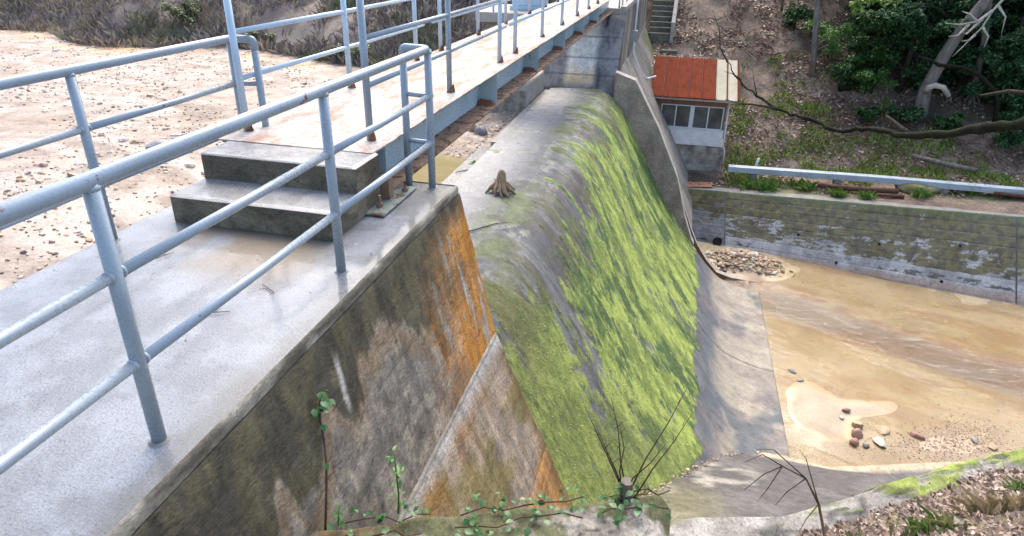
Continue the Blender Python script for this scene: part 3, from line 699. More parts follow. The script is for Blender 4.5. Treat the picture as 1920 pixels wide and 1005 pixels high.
# battered lower face
ys = np.linspace(Y1+0.35, 33.6, 120); ts = np.linspace(0, 1, 60)
T, Yg = np.meshgrid(ts, ys, indexing='ij'); Xg = -1.775+2.85*T; Zg = -1.68-5.12*T
n = fbm(Yg*1.3, T*5, 245); c = mixc((0.27, 0.235, 0.195), (0.17, 0.155, 0.135), ss(0.42, 0.62, n)); c = mixc(c, (0.13, 0.16, 0.04), ss(30.6, 31.8, Yg+0.6*(n-0.5))*ss(33.6, 32.5, Yg)*0.8)
mk('battered_face', np.stack([Xg, Yg, Zg], -1).reshape(-1, 3), gridF(60, 120, True), 'stained_concrete', fa, True, c.reshape(-1, 3), 0.25)
MB().box((-4.03, Y1+1.84, 0.0), (-1.83, 33.5, 0.035), 0.01).build('top_slab', 'pale_concrete', fa)
MB().box((-1.99, Y1+1.86, 0.035), (-1.815, 33.5, 0.10), 0.01).build('kerb', 'pale_concrete', fa)

# far training wall beside the chute
def wall_strip(name, top, bot, y0, y1, mat, label, cat, paint, nn=60):
    e = empty(name, (top[0][0], y0, -8.3), label, cat)
    tx_ = np.linspace(top[0][0], top[-1][0], nn); tz_ = np.interp(tx_, [p[0] for p in top], [p[1] for p in top]); bz_ = np.interp(tx_, [p[0] for p in bot], [p[1] for p in bot])
    k = 12; T = np.linspace(0, 1, k)[:, None]
    Xg = np.broadcast_to(tx_, (k, nn)); Zg = tz_[None]*(1-T)+bz_[None]*T; Yg = np.full_like(Xg, y0)
    mk('face', np.stack([Xg, Yg, Zg], -1).reshape(-1, 3), gridF(k, nn), mat, e, True, paint(Xg, Zg).reshape(-1, 3), 0.3)
    Vt = np.concatenate([np.stack([tx_, 0*tx_+y0, tz_+0.002], -1), np.stack([tx_, 0*tx_+y1, tz_+0.002], -1)])
    mk('top', Vt, gridF(2, nn), 'pale_concrete', e, True)
    Vb = np.concatenate([np.stack([tx_, 0*tx_+y1, tz_], -1), np.stack([tx_, 0*tx_+y1, bz_], -1)])
    mk('back', Vb, gridF(2, nn), 'pale_concrete', e, True)
    mk('end', [(tx_[-1], y0, tz_[-1]), (tx_[-1], y1, tz_[-1]), (tx_[-1], y1, bz_[-1]), (tx_[-1], y0, bz_[-1])], [(0, 1, 2, 3)], 'pale_concrete', e)
    return e
def tw_paint(x, z):
    n = fbm(x*2.4-z*1.5, z*1.3, 251, 4, 0.6); c = mixc((0.36, 0.30, 0.25), (0.26, 0.21, 0.175), ss(0.42, 0.62, n))
    return mixc(c, (0.36, 0.33, 0.29), ss(0.55, 0.66, fbm(x*5, z*1.2, 253))*0.5)
wall_strip('training_wall', [(-1.8, -1.55), (-1.2, -1.75), (-0.38, -3.10), (0.35, -4.58), (0.72, -5.80), (1.02, -6.55), (1.12, -6.72)],
           [(p[0], p[1]-0.35) for p in PROF], Y1-0.10, Y1+0.30, 'stained_concrete', 'narrow brownish training wall along the far side of the mossy chute', 'wall', tw_paint)
def gw_paint(x, z):
    n = fbm(x*3, z*3, 255); c = mixc((0.30, 0.13, 0.045), (0.19, 0.09, 0.04), ss(0.42, 0.62, n)); return mixc(c, (0.26, 0.22, 0.17), ss(0.55, 0.9, -0.9*x+1.6)*0.6)
wall_strip('guide_wall', [(0.2, -4.3), (0.62, -5.55), (1.0, -6.45), (1.25, -6.95), (1.6, -7.45), (2.0, -7.87), (2.5, -8.02), (3.3, -8.06), (4.0, -8.16)], [(0.2, -9), (4.0, -9)], Y1+0.55, Y1+0.78,
           'stained_concrete', 'low curved guide wall with rusty inner face beside the gravel heap', 'wall', gw_paint)

# ================================================================== BASIN WALL (far)
bw = empty('retaining_wall', (6.8, 22.4, -8.3), 'long battered grey concrete retaining wall with olive moss across the sandy basin', 'wall')
BA = np.array((1.0, 23.55, -8.4)); BBv = np.array((30.0, 17.75, -8.4))
TA = np.array((0.75, 24.84, -6.41)); TBv = np.array((30.0, 20.25, -4.6))
# joints at x 2.45 and 11.24 as a share of the length
def wp(s_, t_):
    a = BA+(BBv-BA)*s_; b = TA+(TBv-TA)*s_; return a+(b-a)*t_
nrm = np.cross(BBv-BA, TA-BA); nrm = nrm/np.linalg.norm(nrm)
if nrm[1] > 0: nrm = -nrm
def sx(x): return (x-1.0)/29.0
vcuts = [0.0, sx(2.45), sx(4.5), sx(6.7), sx(8.9), sx(11.24), sx(14), sx(18), sx(24), 1.0]
rows = 9
for ci in range(len(vcuts)-1):
    for k in range(rows):
        t0, t1 = k/rows, (k+1)/rows
        gapv = 0.0014 if ci in (0, 4) else 0.0001
        s0, s1 = vcuts[ci]+0.0001, vcuts[ci+1]-gapv
        nu_, nv_ = 11, max(12, int((s1-s0)*29/0.03)) if ci < 6 else 20
        T, S_ = np.meshgrid(np.linspace(t0, t1, nu_), np.linspace(s0, s1, nv_), indexing='ij')
        P = (BA+(BBv-BA)*S_[..., None]); P = P+((TA+(TBv-TA)*S_[..., None])-P)*T[..., None]
        off = RNG.uniform(0.0, 0.012); o_ = np.full(T.shape, off); o_[0] = -0.004; o_[-1] = -0.004; o_[:, 0] = off-0.003; o_[:, -1] = -0.008 if ci in (0, 4) else off-0.003
        P = P+nrm*o_[..., None]
        xx = P[..., 0]; tt = T
        n = 0.45*fbm(xx*2.0, tt*9, 261, 3, 0.6)+0.55*fbm(xx*5, tt*42, 262, 5, 0.72); n2 = fbm(xx*0.8, tt*3, 263)
        cb = mixc((0.46, 0.455, 0.445), (0.32, 0.315, 0.305), ss(0.42, 0.62, fbm(xx*1.1, tt*4, 265)))
        if ci == 0: cb = cb*0.55
        md = 0.275+1.25*(tt-0.55)+0.10*ss(3, 11, xx)+ (n-0.5)*2.0 + (n2-0.5)*0.6 + 0.10*np.sin((tt*rows % 1)*math.pi) + 0.12*np.sin(k*2.3) + (0.06 if ci else -0.12)
        mk_ = ss(0.30, 0.36, md)*ss(0.26, 0.36, tt)
        cm = mixc((0.155, 0.128, 0.036), (0.088, 0.072, 0.028), ss(0.45, 0.6, fbm(xx*6, tt*20, 267))); cm = mixc(cm, (0.10, 0.14, 0.03), ss(0.9, 0.99, tt)*0.7)
        cb = mixc(cb, cm, mk_*0.85)
        cb = mixc(cb, (0.36, 0.25, 0.18), ss(0.24, 0.15, tt+0.05*(n2-0.5))*0.75*ss(2.8, 3.6, xx))
        cb = mixc(cb, (0.05, 0.045, 0.03), ss(0.05, 0.02, np.abs(tt-0.25))*ss(0.55, 0.62, n)*0.8)
        mk('wall_panel', P.reshape(-1, 3), gridF(nu_, nv_), 'stained_concrete', bw, True, cb.reshape(-1, 3), 0.35)
kq = nrm*-0.02
V = [BA+kq, BBv+kq, TBv+kq, TA+kq]; back = np.array((0, 0.45, 0))
mk('wall_core', V+[TA+back-np.array((0, 0, 0.01)), TBv+back-np.array((0, 0, 0.01)), BBv+np.array((0, 3, 0)), BA+np.array((0, 3, 0))], [(0, 1, 2, 3), (3, 2, 5, 4), (4, 5, 6, 7), (0, 3, 4, 7), (1, 6, 5, 2)], 'plain_concrete', bw)
# weep holes and drain pipe
def ring(name, s_, t_, r_, depth, mat, parent):
    c0 = Vector(wp(s_, t_)); n_ = Vector(nrm); m_ = MB()
    m_.tube([c0-n_*0.01, c0+n_*depth], r_, 14, False)
    a = Vector((0, 0, 1)).cross(n_).normalized(); b_ = n_.cross(a)
    o = m_.build(name, mat, parent); 
    V = [c0+n_*(depth*0.7)+(a*math.cos(q*math.pi/7)+b_*math.sin(q*math.pi/7))*r_*0.96 for q in range(14)]
    h = mk('bore', np.array([tuple(v) for v in V])-np.array(parent.location), [tuple(range(14))], 'dark_hole'); h.parent = o
for x_, t_ in ((4.9, 0.50), (7.4, 0.52), (9.7, 0.62), (6.1, 0.21), (9.2, 0.20)):
    ring('weep_hole', sx(x_), t_, 0.05, 0.035, 'white_plastic', bw)
ring('drain_pipe', sx(2.18), 0.22, 0.17, 0.10, 'pale_concrete', bw)

# ================================================================== NEAR SIDE: sloping apron, coping, bank, ledge
ap = empty('apron_slab', (4, 10, -8.4), 'smooth grey sloping concrete apron at the near corner of the basin', 'apron')
def apz(y): return -5.70-(y-7.9)*0.5476
edge_pts = [(1.60, 12.25), (2.05, 12.30), (3.25, 12.30), (4.05, 12.15), (5.8, 12.75), (7.57, 13.35), (14, 15.4), (24, 18)]
ex = np.linspace(-1.2, 24, 160); ey_ = np.interp(ex, [p[0] for p in edge_pts], [p[1] for p in edge_pts])
T = np.linspace(0, 1, 60)[:, None]; Xg = np.broadcast_to(ex, (60, 160)); Yg = 3.6+(ey_[None]-3.6)*T
zz = np.interp(Yg, [3.6, 7.9, 12.2, 13.35, 18], [-3.35, -5.70, -8.05, -8.07, -8.08]); zz = zz
n = fbm(Xg*1.5, Yg*1.2, 271, 4, 0.6); c = mixc((0.090, 0.085, 0.086), (0.130, 0.124, 0.122), ss(0.42, 0.62, n))
c = mixc(c, (0.42, 0.40, 0.34), ss(0.60, 0.68, fbm(Xg*1.6+Yg*0.8, Yg*2.0-Xg*1.2, 273, 4, 0.6))*ss(2.9, 1.5, Xg)*0.75)
c = mixc(c, (0.17, 0.16, 0.09), ss(1.9, 0.9, Xg)*ss(9.6, 8.2, Yg)*0.7)
c = mixc(c, (0.50, 0.42, 0.29), ss(0.972, 0.985, np.broadcast_to(T, Xg.shape))*ss(1.9, 2.6, Xg)*0.8)
mk('apron_top', np.stack([Xg, Yg, zz], -1).reshape(-1, 3), gridF(60, 160), 'stained_concrete', ap, True, c.reshape(-1, 3), 0.45)
mk('apron_front', np.concatenate([np.stack([ex, ey_, zz[-1]-0.002], -1), np.stack([ex, ey_, 0*ex-8.9], -1)]), gridF(2, 160), 'pale_concrete', ap, True)
# debris grains in the joint between apron and chute
cp_pts = [(-3.0, 3.9), (-0.3, 4.05), (0.32, 4.24), (0.57, 4.42), (1.32, 4.63), (1.68, 4.85), (2.07, 5.12), (2.94, 5.69), (3.59, 6.06), (6, 7.3), (20, 13.5)]
def cy(x): return np.interp(x, [p[0] for p in cp_pts], [p[1] for p in cp_pts])
co = empty('coping', (2, 5, -2.6), 'weathered concrete coping with bright moss above the basin at lower right', 'coping')
ex = np.linspace(-1.0, 18, 330); prof = [(0.0, -0.75), (0.0, -0.03), (-0.03, 0.0), (-0.16, 0.012), (-0.34, 0.0), (-0.36, -0.4)]
PV = np.array(prof); YY_ = cy(ex)[None]+PV[:, 0][:, None]; ZZ_ = -2.5+PV[:, 1][:, None]+0*YY_
# denser cross-section
tq = np.linspace(0, len(prof)-1, 36); YY_ = np.stack([np.interp(tq, range(len(prof)), YY_[:, i]) for i in range(len(ex))], 1); ZZ_ = np.stack([np.interp(tq, range(len(prof)), ZZ_[:, i]) for i in range(len(ex))], 1)
XX_ = np.broadcast_to(ex, YY_.shape)
n = fbm(XX_*3.2, YY_*4, 281, 5, 0.6); dist = cy(XX_)-YY_
mo = ss(0.50, 0.56, 1.35*(n-0.5)+0.5+0.14*ss(0.30, 0.0, dist)+0.10*ss(1.6, 3.0, XX_)-0.07)*ss(1.4, 1.8, XX_)
c = mixc((0.31, 0.30, 0.275), (0.20, 0.19, 0.17), ss(0.4, 0.62, fbm(XX_*6, YY_*6, 283))); c = mixc(c, (0.05, 0.05, 0.045), ss(0.018, 0.004, np.abs(fbm(XX_*1.5, YY_*1.5, 285, 3)-0.5))*0.8)
gc = mixc((0.105, 0.125, 0.025), (0.20, 0.255, 0.045), ss(0.42, 0.6, fbm(XX_*7, YY_*7, 287)+0.2*ss(2.6, 3.3, XX_)))
c = mixc(c, gc, mo*0.95); ZZ_ = ZZ_+mo*(0.012+0.03*fbm(XX_*14, YY_*14, 289))
mk('coping_top', np.stack([XX_, YY_, ZZ_], -1).reshape(-1, 3), gridF(36, 330), 'stained_concrete', co, True, c.reshape(-1, 3), 0.25)
mk('coping_face', np.concatenate([np.stack([ex, cy(ex)-0.01, 0*ex-2.6], -1), np.stack([ex, cy(ex)-0.01, 0*ex-7.5], -1)]), gridF(2, 330), 'plain_concrete', co, True)

def bank_z(x, y):
    s_ = np.maximum(0, cy(x)-0.26-np.asarray(y)); z = -2.53+0.82*s_
    z = np.minimum(z, 0.05+0.1*s_/6); z = z+0.10*(fbm(np.asarray(x)*1.6, np.asarray(y)*1.6, 291)-0.5)+0.05*(fbm(np.asarray(x)*6, np.asarray(y)*6, 293)-0.5)
    lm = ss(0.55, 0.15, np.asarray(x))*ss(1.1, 1.7, y); return z*(1-lm)+np.minimum(z, -1.15)*lm
xs = np.concatenate([np.linspace(-1.55, 4.5, 150, endpoint=False), np.linspace(4.5, 18, 50)]); tt_ = np.linspace(0, 1, 110)
Xg, Tg = np.meshgrid(xs, tt_, indexing='ij'); Yg = cy(Xg)-0.26+(-6-cy(Xg)+0.26)*Tg**1.5; Zg = bank_z(Xg, Yg)
n = fbm(Xg*3, Yg*3, 295); c = mixc((0.13, 0.095, 0.07), (0.20, 0.155, 0.12), ss(0.4, 0.6, n))
c = mixc(c, (0.22, 0.185, 0.115), ss(1.3, 0.8, Xg)*0.8); c = mixc(c, (0.12, 0.15, 0.03), ss(0.56, 0.64, fbm(Xg*1.5, Yg*1.5, 297))*0.6)
o = mk('near_bank', np.stack([Xg, Yg, Zg], -1).reshape(-1, 3), gridF(200, 110), 'soil', None, True, c.reshape(-1, 3), 0.2); tag(o, kind='structure')

ld = empty('concrete_ledge', (-0.6, 2.2, -3), 'broken ivy-grown concrete ledge at the bottom edge below the abutment', 'ledge')
xs = np.linspace(-1.52, 0.24, 130); tt_ = np.linspace(0, 1, 70)
Xg, Tg = np.meshgrid(xs, tt_, indexing='ij')
yf = np.interp(Xg, [-1.5, 0.17, 0.24], [2.13, 2.83, 2.80])+0.05*(fbm(Xg*4, 0*Xg, 301)-0.5)
Yg = yf-1.3*Tg; edge = ss(0.06, 0.0, 1.3*Tg)+ss(0.15, 0.24, Xg+0.05*(fbm(Yg*5, Xg, 303)-0.5))
Zg = -0.80+0.035*(fbm(Xg*5, Yg*5, 305)-0.5)-0.05*edge**2
n = fbm(Xg*6, Yg*6, 307, 5, 0.6); c = mixc((0.30, 0.28, 0.24), (0.17, 0.155, 0.13), ss(0.42, 0.60, n))
c = mixc(c, (0.035, 0.035, 0.028), ss(0.02, 0.005, np.abs(fbm(Xg*2.2, Yg*2.2, 309, 3)-0.5))*0.9)
c = mixc(c, (0.075, 0.08, 0.028), ss(0.48, 0.56, fbm(Xg*4, Yg*4, 311, 5, 0.7)+0.12*ss(0.12, 0.0, 1.3*Tg))*0.9); c = mixc(c, (0.20, 0.13, 0.07), ss(-0.9, -1.35, Xg)*0.6)
mk('ledge_top', np.stack([Xg, Yg, Zg], -1).reshape(-1, 3), gridF(130, 70), 'stained_concrete', ld, True, c.reshape(-1, 3), 0.2)
b = MB(); ang = math.atan2(0.70, 1.67)
V = [(-1.52, 0.8, -0.86), (0.22, 1.5, -0.86), (0.22, 2.78, -0.86), (-1.52, 2.09, -0.86)]; b.add(V+[(x, y, -4.2) for x, y, z in V], [(0, 1, 2, 3), (0, 4, 5, 1), (1, 5, 6, 2), (2, 6, 7, 3), (3, 7, 4, 0)]); b.build('ledge_core', 'old_concrete', ld)

# ================================================================== FOOTBRIDGE
fb = empty('footbridge', (-2.8, 4.5, 0.0), 'steel footbridge with rusty white deck plate and blue girders above the crest', 'footbridge')
DX0, DX1, DY0, DY1 = -3.46, -2.15, 4.46, 22.5
nj = 240
yy = np.linspace(DY0, DY1, nj)
er = -2.15+0.012*(fbm(yy*6, yy*0, 321, 4, 0.7)-0.5)*2; el = DX0+0.02*(fbm(yy*6, yy*0, 323)-0.5)
ncx = 14; Xg = el[None]+(er-el)[None]*np.linspace(0, 1, ncx)[:, None]; Yg = np.broadcast_to(yy, Xg.shape); Zg = 0.402+0.006*(fbm(Xg*1.5, Yg*1.5, 325)-0.5)
top = np.stack([Xg, Yg, Zg], -1).reshape(-1, 3); nT = len(top)
bot = top-np.array((0, 0, 0.012)); F = gridF(ncx, nj, True)
for i in range(nj-1):
    a = (ncx-1)*nj+i; F.append([a, a+nT, a+1+nT, a+1][::-1]); F.append([i, i+1, i+1+nT, i+nT][::-1])
for j in range(ncx-1):
    F.append([j*nj, j*nj+nT, (j+1)*nj+nT, (j+1)*nj])
mk('deck_plate', np.concatenate([top, bot]), F, 'deck_plate', fb, False)
MB().box((-3.44, DY0+0.02, 0.372), (-2.17, DY1, 0.388)).build('deck_underside', 'rusty_steel', fb)
for side, xw in ((1, -2.40), (-1, -3.21)):
    MB().box((xw-0.006, DY0+0.03, 0.006), (xw+0.006, DY1, 0.372)).build('girder_web', 'girder_paint', fb)
    MB().box((xw-0.24, DY0+0.03, -0.016), (xw+0.245, DY1, 0.006)).build('girder_flange', 'rusty_steel', fb)
    for y_ in (4.72, 8.1, 10.6, 13.1, 15.6, 18.1):
        st_ = MB(); x0_, x1_ = (xw+0.006, xw+0.236) if side > 0 else (xw-0.232, xw-0.006)
        st_.box((x0_, y_, 0.0065), (x1_, y_+0.012, 0.371)); s_ = st_.build('stiffener', 'girder_paint', fb)
        if side > 0:
            q = MB(); q.add([(x0_+0.01, y_-0.13, 0.008), (x1_-0.02, y_-0.10, 0.008), (x1_-0.02, y_-0.002, 0.010), (x0_+0.01, y_-0.002, 0.012), (x0_+0.03, y_-0.05, 0.075), (x1_-0.06, y_-0.04, 0.06)], [(0, 1, 5, 4), (1, 2, 5), (2, 3, 4, 5), (3, 0, 4)])
            o = mk('rust_scale', np.array(q.V)-np.array(fb.location), q.F, 'bright_rust'); o.parent = s_
# lower bearing plate with bolts
pl = MB().box((-2.43, 4.20, 0.004), (-1.97, 4.86, 0.022), 0.004).build('bearing_plate', 'plate_paint', fb)
for bx_, by_ in ((-2.07, 4.36), (-2.02, 4.74), (-2.30, 4.36)):
    q = MB().tube([(bx_, by_, 0.022), (bx_, by_, 0.11)], 0.013, 8).tube([(bx_, by_, 0.022), (bx_, by_, 0.05)], 0.026, 6)
    o = mk('bolt', np.array([tuple(v) for v in q.V])-np.array(fb.location), q.F, 'rusty_steel'); o.parent = pl
q = MB().box((-2.39, 4.52, 0.022), (-2.06, 4.60, 0.20), 0.003); o = mk('bracket', np.array(q.V)-np.array(fb.location), q.F, 'rusty_steel'); o.parent = pl
# railings of the bridge
RP = [4.80, 6.76, 8.80, 9.66, 11.6, 13.5, 15.4, 17.2, 18.9, 20.4]; LP = [4.75, 6.63, 8.56, 9.52, 11.42, 13.3, 15.4, 17.2, 18.9, 20.4]
pm = MB().tube([(0, 0, 0), (0, 0, 1.12)], 0.0285, 12); pme = data('post', [tuple(v) for v in pm.V], pm.F, 'blue_paint', True)
ppe = data('post', [tuple(v) for v in pm.V], pm.F, 'pale_paint', True)
sc = MB().add([(-0.033, -0.03, 0), (0.038, -0.03, 0), (0.038, 0.033, 0), (-0.033, 0.033, 0), (0.030, -0.018, 0.06), (0.030, 0.018, 0.085), (0.02, 0.031, 0.03)], [(0, 1, 4), (1, 2, 5, 4), (2, 3, 6), (2, 6, 5), (0, 4, 5, 6), (3, 0, 6)])
sce = data('rust_gusset', sc.V, sc.F, 'bright_rust')
L0 = Vector(fb.location)
for PL, x_ in ((RP, -2.32), (LP, -3.39)):
    for i, y_ in enumerate(PL):
        p_ = link(bpy.data.objects.new('post', pme if i < 2 and x_ > -3 else ppe), fb); p_.location = Vector((x_, y_, 0.404))-L0
        g_ = link(bpy.data.objects.new('rust_gusset', sce), p_); g_.location = (0.012, -0.004, 0.002); g_.rotation_euler.z = RNG.uniform(-1, 1); g_.scale = (1, 1, RNG.uniform(0.6, 1.3))
    for k, (a_, b_) in enumerate(((PL[0], PL[2]), (PL[3], PL[9]))):
        for zr, rr in ((0.82, 0.0215), (1.17, 0.0215), (1.50, 0.0285)):
            ext = 0.42 if True else 0
            e0 = a_ if k == 0 else a_-0.30; e1 = b_+0.30 if k == 0 else b_
            MB().tube([(x_, e0, zr), (x_, (e0+e1)/2, zr-0.004), (x_, e1, zr)], rr, 12).build('rail', 'blue_paint' if (k == 0 and x_ > -3) else 'pale_paint', fb, True)

# ================================================================== ABUTMENT RAILINGS
def railing(name, label, x_, xin, posts, y_start, y_end):
    e = empty(name, (x_, posts[0], 0.0), label, 'railing')
    MB().tube(fillet([(x_, y_start, 1.10), (x_, y_end, 1.10), (xin, y_end+0.03, 1.10), (xin, y_end+0.03, 1.02)], 0.05), 0.0305, 16).build('top_rail', 'blue_paint', e, True)
    for zr in (0.38, 0.75):
        ps = [y_start]+posts
        for i in range(len(ps)-1):
            MB().tube([(x_, ps[i], zr), (x_, (ps[i]+ps[i+1])/2, zr-0.003), (x_, ps[i+1], zr)], 0.0225, 14).build('rail', 'blue_paint', e, True)
        MB().tube([(x_, y_end, zr), (xin, y_end+0.03, zr)], 0.0195, 12).build('return_rail', 'blue_paint', e, True)
    for y_ in posts:
        p_ = MB().tube([(x_, y_, -0.01), (x_, y_, 1.098)], 0.0288, 16).build('post', 'blue_paint', e, True)
        for zr in (0.38, 0.75):
            for sg in (-1, 1):
                q = MB().tube([(x_, y_+sg*0.022, zr), (x_, y_+sg*0.031, zr), (x_, y_+sg*0.038, zr)], [0.027, 0.0265, 0.0232], 14); o = mk('weld_bead', np.array([tuple(v) for v in q.V])-np.array(e.location), q.F, 'blue_paint', None, True); o.parent = p_
        q = MB().tube([(x_, y_, 1.066), (x_, y_, 1.074), (x_, y_, 1.082)], [0.0292, 0.0325, 0.034], 14); o = mk('weld_bead', np.array([tuple(v) for v in q.V])-np.array(e.location), q.F, 'blue_paint', None, True); o.parent = p_
        q = MB().tube([(x_, y_, -0.002), (x_, y_, 0.008)], [0.046, 0.036], 14); o = mk('base_grout', np.array([tuple(v) for v in q.V])-np.array(e.location), q.F, 'plain_concrete'); o.parent = p_
    MB().tube([(xin, y_end+0.03, -0.01), (xin, y_end+0.03, 1.06)], 0.0288, 16).build('post', 'blue_paint', e, True)
    return e
railing('guard_railing', 'blue-grey pipe railing nearest the camera along the abutment edge', -1.860, -2.075, [-1.45, 0.13, 1.72, 3.31, 4.93], -2.9, 4.93)
railing('guard_railing', 'blue-grey pipe railing behind the steps, on the reservoir edge of the slab', -3.53, -3.335, [-1.40, 0.18, 1.76, 3.33, 4.90], -2.9, 4.90)

# pier block and gate platform upstream
pb = empty('pier_block', (-4.5, 18.4, -4), 'low concrete pier block beside the far end of the crest under the footbridge', 'block')
MB().box((-5.0, 17.9, -3.2), (-3.93, 20.25, -1.62), 0.03).build('block', 'pale_concrete', pb)
MB().box((-4.96, 17.885, -3.2), (-3.97, 17.9, -1.80)).build('weathered_front', 'old_concrete', pb)
gp = empty('gate_platform', (-4.6, 18.6, -2.3), 'concrete gate platform with pale blue steel cabinet left of the footbridge', 'platform')
MB().box((-5.3, 17.6, -0.05), (-3.55, 20.1, 0.2), 0.02).build('slab', 'pale_concrete', gp)
MB().box((-5.1, 17.9, -2.6), (-4.7, 18.4, -0.05)).box((-5.1, 19.3, -2.6), (-4.7, 19.8, -0.05)).build('column', 'plain_concrete', gp)
MB().box((-4.55, 18.5, 0.30), (-3.75, 19.5, 1.15), 0.02).build('cabinet', 'pale_paint', gp)
MB().box((-4.6, 18.45, 0.2), (-3.7, 19.55, 0.30), 0.01).build('cabinet_base', 'pale_paint', gp)
MB().tube([(-4.05, 18.49, 0.62), (-4.05, 18.40, 0.62)], 0.09, 14).build('gear_hub', 'bright_rust', gp)
for i, (x_, y_) in enumerate(((-4.85, 17.75), (-4.85, 19.9), (-3.62, 17.75))):
    MB().tube([(x_, y_, 0.2), (x_, y_, 1.3)], 0.028, 10).build('post', 'pale_paint', gp, True)

# far abutment handrail stub
hr = empty('guard_railing', (-1.92, 20.6, 0.1), 'short pale railing on the far abutment beyond the spillway', 'railing')
for y_ in (22.3, 23.4, 25.0, 26.7, 28.3):
    MB().tube([(-2.05, y_, 0.03), (-2.05, y_, 1.12)], 0.028, 10).build('post', 'pale_paint', hr, True)
for z_ in (0.42, 0.78, 1.12):
    MB().tube([(-2.05, 22.3, z_), (-2.05, 28.3, z_)], 0.023, 10).build('rail', 'pale_paint', hr, True)
# conduit down the streaked wall
cd = empty('conduit', (-1.76, 24.2, -3), 'thin white conduit running down the streaked wall to the hut roof', 'conduit')
MB().tube(fillet([(-1.73, 25.9, 0.3), (-1.73, 25.7, -0.6), (-1.70, 25.4, -1.75), (-1.42, 25.7, -2.35), (-1.18, 26.3, -2.75), (-0.85, 26.75, -2.70)], 0.2), 0.035, 10).build('pipe', 'white_plastic', cd, True)
MB().box((-1.80, 25.48, -1.35), (-1.62, 25.72, -0.95), 0.01).build('junction_box', 'grey_box', cd)

# ================================================================== HUT
hu = empty('hut', (0.7, 27.6, -6.1), 'small hut with rusty red metal roof and two sliding windows by the dam', 'hut')
hx0, hx1, hy0, hy1 = -0.62, 1.95, 26.8, 28.6
MB().box((hx0+0.25, hy0+0.08, -7.2), (hx1+0.12, hy1, -5.26), 0.02).build('foundation', 'hut_base', hu)
w0, w1, wz0, wz1 = -0.50, 1.86, -4.60, -3.72
MB().box((hx0, hy0, -5.26), (hx1, hy0+0.10, wz0), 0.006).build('lower_wall', 'hut_wall', hu)
MB().box((hx0+0.005, hy0+0.004, wz1), (hx1-0.005, hy0+0.10, -3.46)).box((hx0+0.005, hy0+0.005, wz0), (w0, hy0+0.10, wz1)).box((w1, hy0+0.005, wz0), (hx1-0.005, hy0+0.10, wz1)).build('timber_frame', 'brown_timber', hu)
MB().box((hx0+0.004, hy0+0.10, -5.26), (hx0+0.08, hy1, -3.20)).box((hx1-0.08, hy0+0.10, -5.26), (hx1-0.004, hy1, -3.20)).box((hx0+0.08, hy1-0.08, -5.26), (hx1-0.08, hy1, -2.5)).build('side_walls', 'hut_wall', hu)
MB().box((hx0+0.08, hy0+0.10, -5.25), (hx1-0.08, hy1-0.08, -5.20)).build('floor', 'plain_concrete', hu)
xm = (w0+w1)/2
def add_sub(nm, mbv, mat, par, root):
    o = mk(nm, np.array([tuple(v) for v in mbv.V])-np.array(root.location), mbv.F, mat); o.parent = par; return o
for a_, b_ in ((w0, xm-0.045), (xm+0.045, w1)):
    q = MB(); t_ = 0.035
    q.box((a_, hy0-0.012, wz0), (b_, hy0+0.05, wz0+t_)).box((a_, hy0-0.012, wz1-t_), (b_, hy0+0.05, wz1)).box((a_, hy0-0.010, wz0+t_), (a_+t_, hy0+0.05, wz1-t_)).box((b_-t_, hy0-0.010, wz0+t_), (b_, hy0+0.05, wz1-t_))
    wn = q.build('window', 'aluminium', hu); m_ = (a_+b_)/2
    add_sub('stile', MB().box((m_-0.022, hy0-0.004, wz0+t_), (m_+0.022, hy0+0.045, wz1-t_)), 'aluminium', wn, hu)
    add_sub('pane', MB().box((a_+t_, hy0+0.012, wz0+t_), (m_-0.022, hy0+0.018, wz1-t_)), 'window_glass', wn, hu)
    add_sub('pane', MB().box((m_+0.022, hy0+0.026, wz0+t_), (b_-t_, hy0+0.032, wz1-t_)), 'window_glass', wn, hu)
MB().box((xm-0.045, hy0-0.014, wz0), (xm+0.045, hy0+0.05, wz1)).build('window_mullion', 'aluminium', hu)
MB().box((hx0+0.06, hy0-0.03, wz0-0.04), (hx1-0.06, hy0+0.0, wz0-0.002)).build('window_sill', 'aluminium', hu)
# roof: low pitch rising away, standing-seam panels
ra = (-0.96, 26.45, -3.36); rb = (2.34, 26.45, -3.36); rise = (28.9, -2.28)
rf = MB().add([(-0.93, 26.50, -3.46), (2.32, 26.50, -3.46), (2.30, 28.88, -2.40), (-1.0, 28.88, -2.40), (-0.93, 26.50, -3.385), (2.32, 26.50, -3.385), (2.30, 28.88, -2.325), (-1.0, 28.88, -2.325)],
             [(0, 3, 2, 1), (4, 5, 6, 7), (0, 1, 5, 4), (1, 2, 6, 5), (2, 3, 7, 6), (3, 0, 4, 7)]).build('roof', 'pale_concrete', hu)
npn = 8; cutx = [-0.97, -0.57, -0.17, 0.23, 0.63, 1.03, 1.36, 1.385+0.33, 2.34]; cutx = [-0.97+ (2.35+0.97)*v for v in (0, 0.145, 0.29, 0.435, 0.575, 0.722, 0.86, 0.865, 1.0)]
cuts = [-0.97, -0.50, -0.02, 0.46, 0.94, 1.43, 1.46, 1.86, 1.90, 2.26, 2.34]
